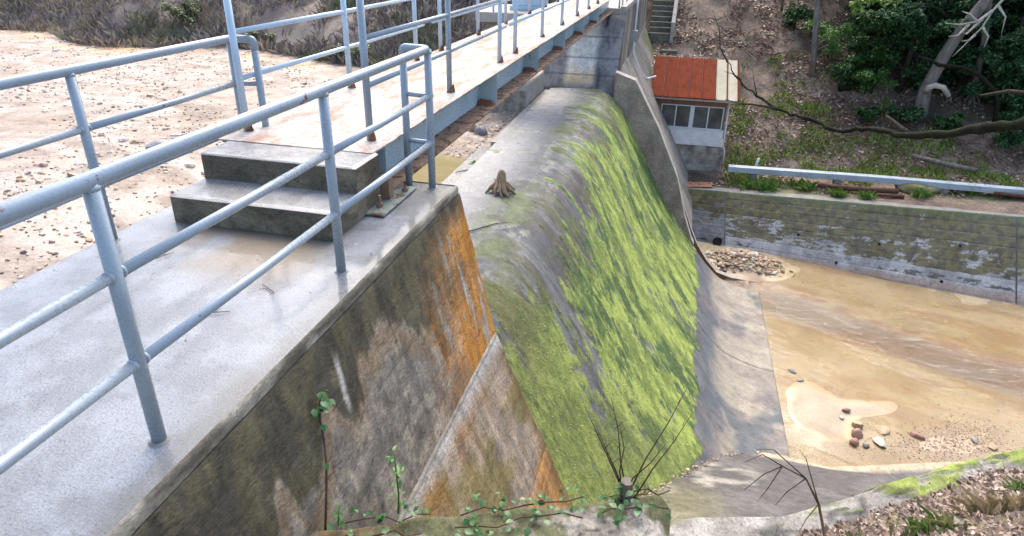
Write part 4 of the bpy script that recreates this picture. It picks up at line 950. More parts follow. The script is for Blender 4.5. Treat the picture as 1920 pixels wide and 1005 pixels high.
for i in range(len(cuts)-1):
    a_, b_ = cuts[i]+0.006, cuts[i+1]-0.006
    mt = 'cream_roof' if i in (6, 8) else 'red_roof'
    V = []
    for y_, z_ in ((26.44, -3.385), (28.92, -2.285)):
        k_ = -0.04 if y_ > 28 else 0.0
        V += [(a_+k_, y_, z_-0.02), (a_+k_, y_, z_+0.055), (a_+k_+0.02, y_, z_+0.055), (a_+k_+0.03, y_, z_+0.02), (b_+k_-0.004, y_, z_+0.02), (b_+k_-0.004, y_, z_-0.02)]
    F = [tuple(range(6)), tuple(range(11, 5, -1))]+[((j+1) % 6, j, 6+j, 6+(j+1) % 6) for j in range(6)]
    add_sub('roof_panel', MB().add(V, F), mt, rf, hu)
MB().box((-0.95, 26.46, -3.475), (2.33, 26.50, -3.40), 0.004).build('fascia', 'pale_concrete', hu)
MB().tube(fillet([(2.0, 26.84, -3.5), (2.02, 26.8, -5.2), (2.10, 26.78, -5.35), (2.12, 26.76, -5.85)], 0.08), 0.03, 8).build('downpipe', 'white_plastic', hu, True)
MB().box((1.95, 26.95, -4.75), (2.06, 27.15, -4.35), 0.01).build('meter_box', 'grey_box', hu)

# ================================================================== HILL DETAILS
bmn = empty('channel_beam', (7, 26.0, -6), 'long pale blue-grey beam lying across the terrace above the mossy wall', 'beam')
bp_ = [(2.26, 25.75, -5.76), (4.8, 25.62, -5.68), (7.31, 25.50, -5.60), (9.6, 25.17, -5.51), (11.78, 24.85, -5.42), (17, 24.1, -5.15), (24, 23.2, -4.8)]
for i in range(len(bp_)-1):
    a_ = Vector(bp_[i]); b_ = Vector(bp_[i+1]); q = MB(); d_ = (b_-a_).normalized(); n_ = Vector((-d_.y, d_.x, 0))
    V = []
    for P_, e_ in ((a_+d_*0.004, 0), (b_-d_*0.004, 0)):
        for oy, oz in ((-0.16, -0.10), (0.16, -0.10), (0.16, 0.10), (-0.16, 0.10)): V.append(P_+n_*oy+Vector((0, 0, oz)))
    q.add(V, [(0, 1, 2, 3), (7, 6, 5, 4), (1, 0, 4, 5), (2, 1, 5, 6), (3, 2, 6, 7), (0, 3, 7, 4)]); q.build('beam_section', 'beam_paint', bmn)
for x_, y_, zt_ in ((3.2, 25.70, -5.84), (6.1, 25.56, -5.74), (9.5, 25.18, -5.62), (13.5, 24.6, -5.44)): MB().box((x_-0.12, y_-0.13, -6.6), (x_+0.12, y_+0.13, zt_)).build('support', 'old_concrete', bmn)

swy = empty('stairway', (-1.0, 33, -2), 'distant concrete stairway with side kerb climbing behind the far abutment', 'stairs')
for k in range(12):
    MB().box((-1.62, 33.2+0.34*k, -3.0), (-0.62, 33.2+0.34*(k+1)-0.006, -1.85+0.21*k), 0.015).build('step', 'stair_concrete', swy)
b = MB(); b.add([(-0.61, 33.1, -3), (-0.45, 33.1, -3), (-0.45, 37.3, -3), (-0.61, 37.3, -3), (-0.61, 33.1, -1.35), (-0.45, 33.1, -1.35), (-0.45, 37.3, 1.1), (-0.61, 37.3, 1.1)], [(3, 2, 1, 0), (4, 5, 6, 7), (0, 1, 5, 4), (1, 2, 6, 5), (2, 3, 7, 6), (3, 0, 4, 7)]); b.build('kerb', 'pale_concrete', swy)
for k, (x_, y_, wd) in enumerate(((-0.55, 32.3, 0.75), (-0.50, 31.5, 0.62), (-0.48, 30.9, 0.66), (-0.35, 30.2, 0.7), (-0.22, 29.6, 0.72))):
    z_ = float(z_far(x_, y_)); lab = ['topmost of the five short stone steps below the stairway', 'second of the five short stone steps below the stairway', 'middle one of five short stone steps above the hut roof', 'fourth of five short stone steps, near the hut roof', 'lowest short stone step, just above the hut roof'][k]
    o = MB().box((x_-wd/2, y_-0.14, z_-0.1), (x_+wd/2, y_+0.14, z_+0.12), 0.03).build('stone_step', 'stair_concrete'); tag(o, lab, 'step', 'short steps above the hut')

# rocks ---------------------------------------------------------
def rock_mesh(seed, mat, sub=2):
    rg = random.Random(seed); t = (1+5**0.5)/2
    V = [Vector(v).normalized() for v in ((-1, t, 0), (1, t, 0), (-1, -t, 0), (1, -t, 0), (0, -1, t), (0, 1, t), (0, -1, -t), (0, 1, -t), (t, 0, -1), (t, 0, 1), (-t, 0, -1), (-t, 0, 1))]
    F = [(0, 11, 5), (0, 5, 1), (0, 1, 7), (0, 7, 10), (0, 10, 11), (1, 5, 9), (5, 11, 4), (11, 10, 2), (10, 7, 6), (7, 1, 8), (3, 9, 4), (3, 4, 2), (3, 2, 6), (3, 6, 8), (3, 8, 9), (4, 9, 5), (2, 4, 11), (6, 2, 10), (8, 6, 7), (9, 8, 1)]
    for _ in range(sub-1):
        mid = {}; nf = []
        def mp_(a, b):
            k = (min(a, b), max(a, b))
            if k not in mid: mid[k] = len(V); V.append(((V[a]+V[b])/2).normalized())
            return mid[k]
        for a, b, c in F:
            x, y, z = mp_(a, b), mp_(b, c), mp_(c, a); nf += [(a, x, z), (b, y, x), (c, z, y), (x, y, z)]
        F = nf
    pl = [(Vector((rg.gauss(0, 1), rg.gauss(0, 1), rg.gauss(0, 1))).normalized(), rg.uniform(0.55, 0.85)) for _ in range(8)]
    out = []
    for v in V:
        p = v.copy()
        for n_, d_ in pl:
            q = p.dot(n_)
            if q > d_: p -= n_*(q-d_)*0.9
        out.append(p*rg.uniform(0.95, 1.05))
    return out, F
def rock(name, loc, s_, mat, seed, label, group=None, cat='rock', rz=0):
    V, F = rock_mesh(seed, mat, 3)
    me = data(name, [(v.x*s_[0], v.y*s_[1], v.z*s_[2]) for v in V], F, mat, True)
    o = link(bpy.data.objects.new(name, me)); o.location = loc; o.rotation_euler.z = rz; tag(o, label, cat, group); smooth_shade(o, 35); return o
g_ = 'rocks lying on the wet sand of the basin'
for i, (x_, y_, s_, mt, lab) in enumerate((
    (5.05, 13.98, (0.13, 0.11, 0.11), 'stone_tan', 'ochre stone at the top of the little rock cluster on the sand'),
    (4.97, 13.62, (0.17, 0.13, 0.12), 'stone_red', 'largest reddish stone in the middle of the sand rock cluster'),
    (4.86, 13.30, (0.12, 0.12, 0.10), 'stone_red', 'small reddish stone at the lower left of the rock cluster'),
    (5.08, 13.27, (0.08, 0.08, 0.07), 'stone_gray', 'tiny grey stone beside the lowest reddish stone on the sand'),
    (5.42, 13.45, (0.17, 0.14, 0.10), 'stone_white', 'whitish angular stone right of the rock cluster'),
    (4.87, 14.45, (0.12, 0.08, 0.06), 'stone_red', 'flat brown stone on the spit of dry sand above the cluster'),
    (4.72, 14.15, (0.07, 0.06, 0.05), 'stone_white', 'tiny pale pebble below the flat brown stone'),
    (6.32, 13.94, (0.17, 0.12, 0.08), 'stone_red', 'dark reddish stone alone right of the pale sand'),
    (5.60, 13.98, (0.20, 0.15, 0.07), 'stone_tan', 'broad tan stone half sunk in the sand'),
    (3.85, 15.94, (0.13, 0.07, 0.05), 'stone_gray', 'dark flat stone near the end of the concrete chute'),
    (3.99, 15.54, (0.10, 0.07, 0.04), 'stone_gray', 'second dark flat stone near the chute, closer to the camera'),
    (7.55, 14.10, (0.12, 0.08, 0.06), 'stone_gray', 'slate grey stone on the gravel patch at right'),
    (7.85, 13.95, (0.12, 0.10, 0.07), 'stone_tan', 'orange-tan stone on the gravel patch at right'))):
    rock('stone', (x_, y_, float(bed_z(np.array(x_), np.array(y_)))+s_[2]*0.35), s_, mt, 400+i, lab, g_, 'rock', i*1.3)
# gravel heap by the drain
gh = empty('gravel_heap', (2.9, 22.0, BED), 'heap of tan gravel and stones at the foot of the retaining wall', 'gravel heap')
lib = []
for i in range(12):
    V, F = rock_mesh(500+i, None, 2); mt = ['stone_tan', 'stone_tan', 'stone_red', 'stone_tan', 'stone_white', 'stone_tan'][i % 6]
    lib.append(data('stone', [tuple(v) for v in V], F, mt, False))
for i in range(330):
    x_ = 2.85+RNG.gauss(0, 0.52); y_ = 22.0+RNG.gauss(0, 0.42)
    if y_ < 21.25 or y_ > 22.9: continue
    s_ = RNG.choice((0.04, 0.05, 0.06, 0.07, 0.10)); o = link(bpy.data.objects.new('stone', lib[i % 12]), gh)
    zb = float(bed_z(np.array(x_), np.array(y_)))
    o.location = Vector((x_, y_, zb+s_*0.4))-Vector(gh.location); o.scale = (s_*RNG.uniform(0.8, 1.5), s_*RNG.uniform(0.8, 1.3), s_*RNG.uniform(0.5, 0.9)); o.rotation_euler = (RNG.uniform(-0.4, 0.4), RNG.uniform(-0.4, 0.4), RNG.uniform(0, 6.3))
fine_pts = []
for i in range(2600):
    x_ = 2.85+RNG.gauss(0, 0.55); y_ = 22.0+RNG.gauss(0, 0.45)
    if 21.2 < y_ < 22.95: fine_pts.append((x_, y_, float(bed_z(np.array(x_), np.array(y_)))+0.008, RNG.choice((0.015, 0.02, 0.03, 0.04))))
# joined small gravel: basin patch, apron joint, reservoir bed
def gravel(name, pts, label, cols, mat='leafy'):
    V = []; F = []; C = []; base, bf = rock_mesh(3, None, 1); B = np.array([tuple(v) for v in base])
    for i, (x_, y_, z_, s_) in enumerate(pts):
        a_ = NP.uniform(0, 6.3); ca, sa_ = math.cos(a_), math.sin(a_); sc_ = NP.uniform(0.6, 1.3, 3)*s_; sc_[2] *= 0.65
        Q = B*NP.uniform(0.8, 1.2, (12, 1))*sc_; Q = np.stack([Q[:, 0]*ca-Q[:, 1]*sa_, Q[:, 0]*sa_+Q[:, 1]*ca, Q[:, 2]], -1)+(x_, y_, z_)
        n = len(V)*1; V.append(Q); F += [(a+12*i, b+12*i, c_+12*i) for a, b, c_ in bf]
        cl = np.array(cols[NP.integers(len(cols))])*NP.uniform(0.7, 1.25); C.append(np.tile(cl, (12, 1)))
    o = mk(name, np.concatenate(V), F, mat, None, False, np.concatenate(C), 0.3); tag(o, label, 'gravel', kind='stuff'); return o
TANS = [(0.40, 0.29, 0.18), (0.33, 0.23, 0.14), (0.26, 0.19, 0.15), (0.44, 0.36, 0.27), (0.16, 0.13, 0.11), (0.32, 0.18, 0.10)]
o = gravel('fine_gravel', fine_pts, None, [(0.38, 0.28, 0.16), (0.30, 0.21, 0.12), (0.24, 0.17, 0.11), (0.44, 0.35, 0.24), (0.34, 0.20, 0.11)]); del o['category']; o.data.transform(Matrix.Translation(-gh.location)); o.parent = gh
pts = []
for i in range(1300):
    t_ = NP.normal(0, 0.9); x_ = 7.0+t_; y_ = 13.9+0.45*t_+NP.normal(0, 0.40)
    if 12.9 < y_ and x_ < 9.5: pts.append((x_, y_, float(bed_z(np.array(x_), np.array(y_)))+0.006, NP.choice((0.008, 0.011, 0.015, 0.022))))
gravel('gravel', pts, 'fine pinkish gravel scattered on the sand at right of the basin', TANS)
pts = []
for i in range(160):
    t_ = NP.uniform(0, 1); y_ = 7.6+(12.2-7.6)*t_; x_ = np.interp(-(np.interp(y_, [7.9, 12.2], [-5.70, -8.05])), -PZ[60:], PX[60:]) if False else None
    zz_ = np.interp(y_, [3.6, 7.9, 12.2], [-3.35, -5.70, -8.05]); xx_ = float(np.interp(-zz_, -PZ, PX)); pts.append((xx_+NP.normal(0.06, 0.05), y_+NP.normal(0.03, 0.05), zz_+0.03, NP.choice((0.012, 0.02, 0.03))))
gravel('gravel', pts, 'thin line of gravel in the joint between apron and mossy chute', TANS)
pts = []
while len(pts) < 8000:
    x_ = -4.2-NP.random()**1.5*20; y_ = 3+NP.random()*19
    if y_ > toe(x_)+0.3: continue
    if fbm(np.array(x_*0.6), np.array(y_*0.6), 331) < NP.uniform(0.25, 0.75): continue
    pts.append((x_, y_, float(z_res(x_, y_))+0.005, NP.choice((0.02, 0.03, 0.04, 0.055, 0.09), p=(0.42, 0.32, 0.17, 0.07, 0.02))))
gravel('gravel', pts, 'loose stones and gravel strewn over the drained pinkish reservoir bed', TANS+[(0.42, 0.36, 0.33)], 'leafy')
for i, (x_, y_, s_, mt, lab) in enumerate(((-9.3, 10.3, (0.28, 0.20, 0.14), 'stone_gray', 'large grey stone on the drained bed left of the first railing post'), (-6.3, 6.9, (0.16, 0.13, 0.12), 'stone_tan', 'rounded tan stone on the drained bed near the slab'),
    (-4.5, 15.4, (0.20, 0.17, 0.15), 'stone_gray', 'grey boulder on gravel beneath the footbridge girder'), (-4.75, 15.6, (0.16, 0.13, 0.14), 'stone_tan', 'tan boulder next to the grey one beneath the footbridge'), (-23.5, 25.5, (0.5, 0.4, 0.35), 'stone_white', 'pale boulder in the dry brush on the far bank'))):
    rock('stone', (x_, y_, float(z_res(x_, y_))+s_[2]*0.5), s_, mt, 450+i, lab, None, 'rock', i)
rock('mossy_rock', (8.95, 25.35, -5.80), (0.95, 0.55, 0.33), 'stone_moss', 470, 'flat mossy boulder below the pale beam on the terrace', None, 'rock')

# muddy puddle behind the crest
th = np.linspace(0, 2*math.pi, 40, endpoint=False)
V = [(-4.62+0.72*math.cos(a)*(1+0.12*math.sin(3*a)), 12.0+1.35*math.sin(a)*(1+0.1*math.cos(2*a)), -2.318) for a in th]
V = [(min(x, -4.125), y, z) for x, y, z in V]
o = mk('puddle', V, [tuple(range(40))], 'muddy_water', None, False, None, None, 0.1); tag(o, kind='structure')

# ================================================================== PLANTS
def leaf_mesh(name, mat, L=1.0, W=0.5, pts=7):
    V = [(0, 0, 0), (0.35*L, W*0.5, 0.06*L), (0.35*L, -W*0.5, 0.06*L), (0.4*L, 0, 0.0), (0.72*L, W*0.34, 0.02*L), (0.72*L, -W*0.34, 0.02*L), (0.75*L, 0, -0.03*L), (L, 0, -0.12*L)]
    F = [(0, 3, 1), (0, 2, 3), (1, 3, 6, 4), (3, 2, 5, 6), (4, 6, 7), (6, 5, 7)]
    return data(name, V, F, mat, True)
IVY = leaf_mesh('leaf', 'ivy_leaf', 1, 0.75); YNG = leaf_mesh('leaf', 'young_leaf', 1, 0.42)
def leaf(par, me, p, s_, az, tilt, roll=0):
    o = link(bpy.data.objects.new('leaf', me), par); o.location = Vector(p)-Vector(par.location); o.scale = (s_, s_, s_); o.rotation_euler = (roll, tilt, az); return o
# vine on the abutment face
vi = empty('ivy_vine', (-1.47, 2.14, -0.84), 'slender ivy stem with glossy leaves climbing the stained abutment face', 'vine')
vp = [(-1.445, 2.14, -0.84), (-1.46, 2.21, -0.70), (-1.49, 2.30, -0.56), (-1.53, 2.37, -0.46), (-1.57, 2.42, -0.38), (-1.585, 2.46, -0.30), (-1.57, 2.48, -0.25)]
MB().tube(vp, [0.006]*5+[0.005, 0.003], 7).build('stem', 'twig', vi, True)
for k in range(16): leaf(vi, IVY, (-1.575+RNG.uniform(-0.01, 0.03), 2.44+RNG.uniform(-0.07, 0.07), -0.27+RNG.uniform(-0.06, 0.05)), RNG.uniform(0.035, 0.06), RNG.uniform(-1.8, 1.8), RNG.uniform(0.2, 0.9))
for p in ((-1.55, 2.41, -0.40), (-1.555, 2.40, -0.39), (-1.50, 2.30, -0.545), (-1.45, 2.20, -0.70), (-1.44, 2.15, -0.80)): leaf(vi, IVY, p, RNG.uniform(0.035, 0.055), RNG.uniform(-1.5, 1.5), RNG.uniform(0.2, 0.8))
# creeping ivy on the ledge, several separate patches
def ledge_y(x): return float(np.interp(x, [-1.5, 0.17], [2.13, 2.83]))
for k, (xa, xb, nlv, lab) in enumerate(((-1.35, -0.95, 34, 'patch of creeping ivy on the ledge below the abutment face'), (-0.80, -0.20, 70, 'glossy ivy trailing along the middle of the broken ledge'), (-0.12, 0.22, 26, 'few ivy leaves around the foot of the bare shrub'))):
    e = empty('creeping_ivy', ((xa+xb)/2, ledge_y((xa+xb)/2)-0.05, -0.79), lab, 'ivy', 'ivy on the ledge')
    for j in range(2):
        pts_ = [(xa+(xb-xa)*q/6, ledge_y(xa+(xb-xa)*q/6)-0.03-0.10*j-RNG.uniform(0, 0.05), -0.775+RNG.uniform(0, 0.02)) for q in range(7)]
        MB().tube(pts_, 0.004, 6).build('stem', 'twig', e, True)
    for j in range(nlv):
        x_ = RNG.uniform(xa, xb); leaf(e, IVY, (x_, ledge_y(x_)-RNG.uniform(-0.02, 0.25)**1.0, -0.765+RNG.uniform(0, 0.04)), RNG.uniform(0.022, 0.055), RNG.uniform(0, 6.3), RNG.uniform(-0.3, 0.6), RNG.uniform(-0.5, 0.5))
sdl = empty('seedling', (-1.12, 2.31, -0.80), 'young bright green seedling sprouting where the ledge meets the abutment', 'seedling')
MB().tube([(-1.12, 2.31, -0.80), (-1.12, 2.33, -0.68), (-1.14, 2.36, -0.56), (-1.15, 2.38, -0.47)], [0.006, 0.005, 0.004, 0.003], 7).build('stem', 'young_leaf', sdl, True)
for j in range(24):
    q = RNG.uniform(0.1, 1); leaf(sdl, YNG, (-1.12-0.03*q+RNG.uniform(-0.03, 0.03), 2.31+0.07*q+RNG.uniform(-0.03, 0.03), -0.80+0.34*q), RNG.uniform(0.028, 0.05), RNG.uniform(0, 6.3), RNG.uniform(-0.5, 0.5))
for k, (x_, dy_, lab) in enumerate(((-1.38, -0.02, 'small seedling at the left end of the ledge'), (0.40, 0.05, 'low leafy sprig on the ground right of the ledge'))):
    z_ = -0.80 if k == 0 else -1.30; e = empty('seedling', (x_, ledge_y(x_)+dy_, z_), lab, 'seedling')
    MB().tube([(x_, ledge_y(x_)+dy_, z_), (x_+0.02, ledge_y(x_)+dy_, z_+0.14)], [0.004, 0.002], 6).build('stem', 'young_leaf', e, True)
    for j in range(10): leaf(e, YNG, (x_+0.02*j/10, ledge_y(x_)+dy_, z_+0.02+0.12*j/10), RNG.uniform(0.028, 0.05), j*2.4, RNG.uniform(-0.5, 0.2))
# bare shrub with its cut stub
bs = empty('bare_shrub', (0.0, 2.72, -0.86), 'leafless shrub with thin upright stems around a cut stub at the bottom edge', 'shrub')
MB().tube([(0.0, 2.72, -0.95), (0.004, 2.725, -0.80), (-0.005, 2.73, -0.74), (-0.004, 2.73, -0.695)], [0.046, 0.039, 0.036, 0.033], 9).build('stub', 'bark_gray', bs, False)
ends = [(-0.20, 2.80, -0.42), (-0.26, 2.78, -0.30), (-0.14, 2.90, -0.30), (0.28, 2.92, -0.34), (0.24, 2.95, -0.20), (0.16, 2.78, -0.46), (-0.08, 2.80, -0.38), (0.12, 2.62, -0.62)]
for i, e_ in enumerate(ends):
    p0 = Vector((RNG.uniform(-0.03, 0.03), 2.72, -0.84)); e_ = Vector(e_); m1 = p0.lerp(e_, 0.35)+Vector((RNG.uniform(-0.02, 0.02), 0, 0.03)); m2 = p0.lerp(e_, 0.7)+Vector((RNG.uniform(-0.02, 0.02), 0, 0.0))
    q = MB().tube([p0, m1, m2, e_], [0.005, 0.0042, 0.003, 0.0014], 6)
    for t_ in (0.5, 0.7, 0.85):
        s_ = p0.lerp(e_, t_)+Vector((0, 0, 0.01)); q.tube([s_, s_+Vector((RNG.uniform(-0.06, 0.06), RNG.uniform(-0.02, 0.02), RNG.uniform(0.02, 0.07)))], [0.002, 0.0009], 5)
    q.build('stem', 'twig', bs, True)
for j in range(9): leaf(bs, IVY, (RNG.uniform(-0.06, 0.06), 2.68+RNG.uniform(-0.04, 0.04), -0.80+RNG.uniform(0, 0.14)), RNG.uniform(0.04, 0.065), RNG.uniform(0, 6.3), RNG.uniform(0, 0.7))
# dead arching twig on the bank
dt = empty('dead_branch', (1.32, 3.75, -2.1), 'dead forked branch arching over the grey apron at the bottom', 'branch')
def bz(x, y): return float(bank_z(np.array(x), np.array(y)))
DB = [(1.52, 3.55, bz(1.52, 3.55)-0.03), (1.43, 3.85, -1.98), (1.37, 4.05, -1.80), (1.27, 4.15, -1.67), (1.10, 4.18, -1.62), (0.98, 4.15, -1.70), (0.86, 4.10, -1.84)]
MB().tube(DB, [0.016, 0.013, 0.010, 0.007, 0.0055, 0.004, 0.002], 8).build('main_stem', 'twig', dt, True)
for a_, b_, c_ in ((2, (1.22, 4.1, -1.45), (1.16, 4.1, -1.38)), (3, (1.16, 4.12, -1.80), (1.10, 4.1, -1.93)), (3, (1.02, 4.2, -1.50), (0.90, 4.2, -1.52)), (4, (1.02, 4.1, -1.78), (0.98, 4.1, -1.9)), (1, (1.30, 3.95, -2.0), (1.24, 3.92, -2.14)), (4, (0.95, 4.2, -1.56), (0.84, 4.2, -1.66)), (2, (1.30, 4.0, -1.92), (1.27, 3.98, -2.05))):
    MB().tube([DB[a_], b_, c_], [0.005, 0.0035, 0.0015], 6).build('twig', 'twig', dt, True)
# driftwood stump on the crest
sm = empty('driftwood_stump', (-2.79, 10.62, CREST), 'gnarled pale driftwood stump sitting on the wet grey crest', 'stump')
q = MB(); cx_, cy_, cz_ = -2.77, 10.66, CREST
q.tube([(cx_, cy_, cz_+0.10), (cx_+0.01, cy_, cz_+0.22), (cx_+0.02, cy_+0.01, cz_+0.36), (cx_+0.025, cy_+0.01, cz_+0.41)], [0.12, 0.095, 0.07, 0.03], 9); q.build('trunk', 'driftwood', sm, False)
for k in range(14):
    a_ = k*0.46+RNG.uniform(-0.15, 0.35); l_ = RNG.uniform(0.15, 0.31); q = MB()
    if k == 4: l_ = 0.30
    q.tube([(cx_+0.05*math.cos(a_), cy_+0.05*math.sin(a_), cz_+0.20), (cx_+0.6*l_*math.cos(a_), cy_+0.6*l_*math.sin(a_), cz_+0.10), (cx_+l_*math.cos(a_+0.2), cy_+l_*math.sin(a_+0.2), cz_+(0.0 if k != 4 else 0.16))], [RNG.uniform(0.03, 0.06), RNG.uniform(0.022, 0.042), 0.012], 7); q.build('root', 'driftwood', sm, True)
o = MB().tube([(-3.1, 8.45, -2.085), (-2.8, 8.75, -2.07), (-2.45, 9.25, -2.08), (-2.3, 9.35, -2.095)], [0.006, 0.009, 0.008, 0.004], 6).build('twig', 'twig', None, True); tag(o, 'long thin dark twig lying on the crest below the stump', 'twig')
o = MB().tube([(-4.05, 12.05, -2.28), (-3.9, 12.2, -2.275), (-3.8, 12.35, -2.28)], [0.006, 0.010, 0.005], 6).build('twig', 'twig', None, True); tag(o, 'short twig lying on the ledge beside the muddy puddle', 'twig')
for k, (x_, y_, a_, l_, lab) in enumerate(((-2.35, 2.62, 0.5, 0.16, 'small forked twig on the wet slab under the railing'), (-3.05, 3.15, 1.2, 0.12, 'tiny twig on the brown patch before the steps'), (-2.1, 2.95, 2.6, 0.14, 'thin twig on the slab near the second post'))):
    d_ = Vector((math.cos(a_), math.sin(a_), 0))*l_; p0 = Vector((x_, y_, 0.008)); o = MB().tube([p0, p0+d_*0.5+Vector((0, 0, 0.004)), p0+d_], [0.0025, 0.003, 0.0015], 5).tube([p0+d_*0.5, p0+d_*0.7+Vector((-d_.y, d_.x, 0))*0.3], [0.002, 0.001], 5).build('twig', 'twig', None, True); tag(o, lab, 'twig')
wd = empty('weed', (-3.88, 12.75, -2.30), 'tiny green weed growing on the upstream ledge', 'weed')
for j in range(12): leaf(wd, YNG, (-3.88+RNG.uniform(-0.06, 0.06), 12.75+RNG.uniform(-0.06, 0.06), -2.295), RNG.uniform(0.08, 0.13), RNG.uniform(0, 6.3), RNG.uniform(-0.9, -0.1))

# generic leaf clouds --------------------------------------------
def cards(n, centre, rad, size, cols, seed, flat=0.0, aspect=0.45, shell=0.55):
    g = np.random.default_rng(seed)
    d_ = g.normal(size=(n, 3)); d_ /= np.linalg.norm(d_, axis=1)[:, None]; rr = g.random(n)**(1/3)*(1-shell)+shell*g.random(n)**0.25
    P = np.asarray(centre)+d_*rr[:, None]*np.asarray(rad)
    return cards_at(P, size, cols, g, aspect)
def cards_at(P, size, cols, g, aspect=0.45, droop=0.25):
    n = len(P); a = g.uniform(0, 6.3, n); el = g.normal(-droop, 0.45, n)
    t = np.stack([np.cos(a)*np.cos(el), np.sin(a)*np.cos(el), np.sin(el)], -1)
    s_ = np.cross(t, g.normal(size=(n, 3))+np.array((0, 0, 2.0))); s_ /= np.linalg.norm(s_, axis=1)[:, None]+1e-9
    L = g.uniform(*size, n)[:, None]; W = L*aspect*0.5
    V = np.stack([P, P+t*L*0.45+s_*W, P+t*L, P+t*L*0.45-s_*W], 1).reshape(-1, 3)
    cl = np.asarray(cols)[g.integers(len(cols), size=n)]*g.uniform(0.7, 1.35, (n, 1))
    return V, np.repeat(cl, 4, 0)
def quads(n): return [(4*i, 4*i+1, 4*i+2, 4*i+3) for i in range(n)]
def join_cards(lst):
    V = np.concatenate([a for a, b in lst]); C = np.concatenate([b for a, b in lst]); return V, C, quads(len(V)//4)
DARK = [(0.034, 0.095, 0.036), (0.054, 0.130, 0.044), (0.080, 0.170, 0.055), (0.026, 0.066, 0.030)]
MIDG = [(0.040, 0.105, 0.025), (0.060, 0.140, 0.032), (0.030, 0.080, 0.022)]
LITE = [(0.085, 0.190, 0.035), (0.120, 0.240, 0.050), (0.065, 0.150, 0.030)]
def tree(name, label, base, pts, rads, clumps, cols, size, seed, bark='bark_dark', group=None, nleaf=500, cat='tree', limbs=True):
    e = empty(name, base, label, cat, group); g = random.Random(seed)
    MB().tube(pts, rads, 10).build('trunk', bark, e, True)
    lst = []
    for k, (c_, r_) in enumerate(clumps):
        c_ = Vector(c_)
        i = min(range(len(pts)), key=lambda j: (Vector(pts[j])-c_).length+(0.6 if j == 0 else 0)); a = Vector(pts[i])
        if limbs: MB().tube([a, a.lerp(c_, 0.5)+Vector((g.uniform(-0.2, 0.2), g.uniform(-0.2, 0.2), 0.15)), c_], [max(0.02, rads[i]*0.45), max(0.015, rads[i]*0.3), 0.01], 6).build('limb', bark, e, True)
        for w_ in range(5):
            cc_ = c_+Vector((g.gauss(0, r_*0.45), g.gauss(0, r_*0.45), g.gauss(0, r_*0.32))); lst.append(cards(int(nleaf/5), tuple(cc_), (r_*0.55, r_*0.55, r_*0.38), size, cols, seed*100+k*7+w_))
    V, C, F = join_cards(lst); mk('crown', V, F, 'leaf_card', e, False, C)
    return e
def zh(x, y): return float(z_far(np.array(x), np.array(y)))
# the two trunks and the leaning grey tree
x_, y_ = 5.66, 32.0; z_ = zh(x_, y_)
tree('slim_tree', 'slender straight pole-like tree standing alone on the leafy slope', (x_, y_, z_), [(x_, y_, z_-0.3), (5.52, y_, z_+0.9), (5.34, y_, z_+2.2), (5.04, y_, z_+4.2), (4.8, y_, z_+8)], [0.15, 0.125, 0.12, 0.11, 0.06],
     [((5.95, 31.6, -1.55), 0.40), ((6.25, 31.6, -1.9), 0.35), ((4.6, 32, z_+8.2), 1.4), ((5.6, 32.3, z_+7.4), 1.3)], LITE, (0.10, 0.18), 11, 'bark_gray', None, 260)
x_, y_ = 4.38, 36.0; z_ = zh(x_, y_)
tree('slim_tree', 'thin pale young tree at the top edge above the hut', (x_, y_, z_), [(x_, y_, z_-0.2), (4.3, y_, z_+2), (4.2, y_, z_+5)], [0.07, 0.06, 0.03], [((4.75, 35.6, z_+1.1), 0.5), ((4.9, 35.7, z_+1.9), 0.6), ((4.3, 36, z_+4.8), 0.9)], LITE, (0.10, 0.18), 12, 'bark_gray', None, 260)
LT = [(9.72, 30.25, zh(9.67, 30.2)-0.4), (9.66, 30.2, -4.0), (9.63, 30.2, -3.21), (9.94, 30.2, -1.86), (10.24, 30.2, -0.96), (10.81, 30.2, 0.2), (11.6, 30.2, 2.0), (12.6, 30.3, 4.5)]
lt = tree('leaning_tree', 'leaning grey trunk with pale bare branches against dark foliage', (9.7, 30.2, zh(9.7, 30.2)), LT, [0.34, 0.27, 0.235, 0.22, 0.21, 0.195, 0.16, 0.08], [((12.9, 30.5, 5.0), 1.8), ((11.6, 30.6, 5.2), 1.6), ((13.6, 31, 4.2), 1.5)], MIDG, (0.14, 0.24), 13, 'bark_gray', None, 500)
MB().tube([(9.60, 30.0, -3.22), (9.62, 29.85, -3.02), (9.80, 29.8, -2.92), (10.10, 29.8, -2.98), (10.38, 29.8, -3.30)], [0.12, 0.12, 0.115, 0.11, 0.10], 10).build('broken_branch', 'bark_pale', lt, True)['label'] = 'pale broken branch curving down like a hook'
BR = [[(11.3, 29.9, 0.9), (11.07, 29.5, 0.26), (10.84, 29.45, -0.12), (10.66, 29.4, -0.68), (10.17, 29.4, -1.46), (9.95, 29.35, -1.76)], [(10.84, 29.45, -0.12), (10.43, 29.4, -0.5), (9.9, 29.35, -0.62), (9.37, 29.3, -0.60)], [(10.43, 29.4, -0.5), (10.1, 29.35, -0.25), (9.8, 29.3, -0.16)], [(10.5, 29.4, -0.95), (10.35, 29.4, -1.16), (10.1, 29.35, -1.2)], [(10.2, 29.4, -0.6), (9.9, 29.3, -1.0), (9.6, 29.3, -1.05)], [(10.95, 29.5, 0.1), (11.3, 29.4, -0.3), (11.35, 29.4, -0.9)], [(10.66, 29.4, -0.68), (10.95, 29.4, -1.0), (10.9, 29.35, -1.4)], [(10.6, 29.45, -0.4), (10.2, 29.4, -0.95), (9.98, 29.4, -0.85)]]
for b_ in BR: MB().tube(b_, [0.055*(1-0.8*i/(len(b_)-1)) for i in range(len(b_))], 7).build('bare_branch', 'bark_pale', lt, True)
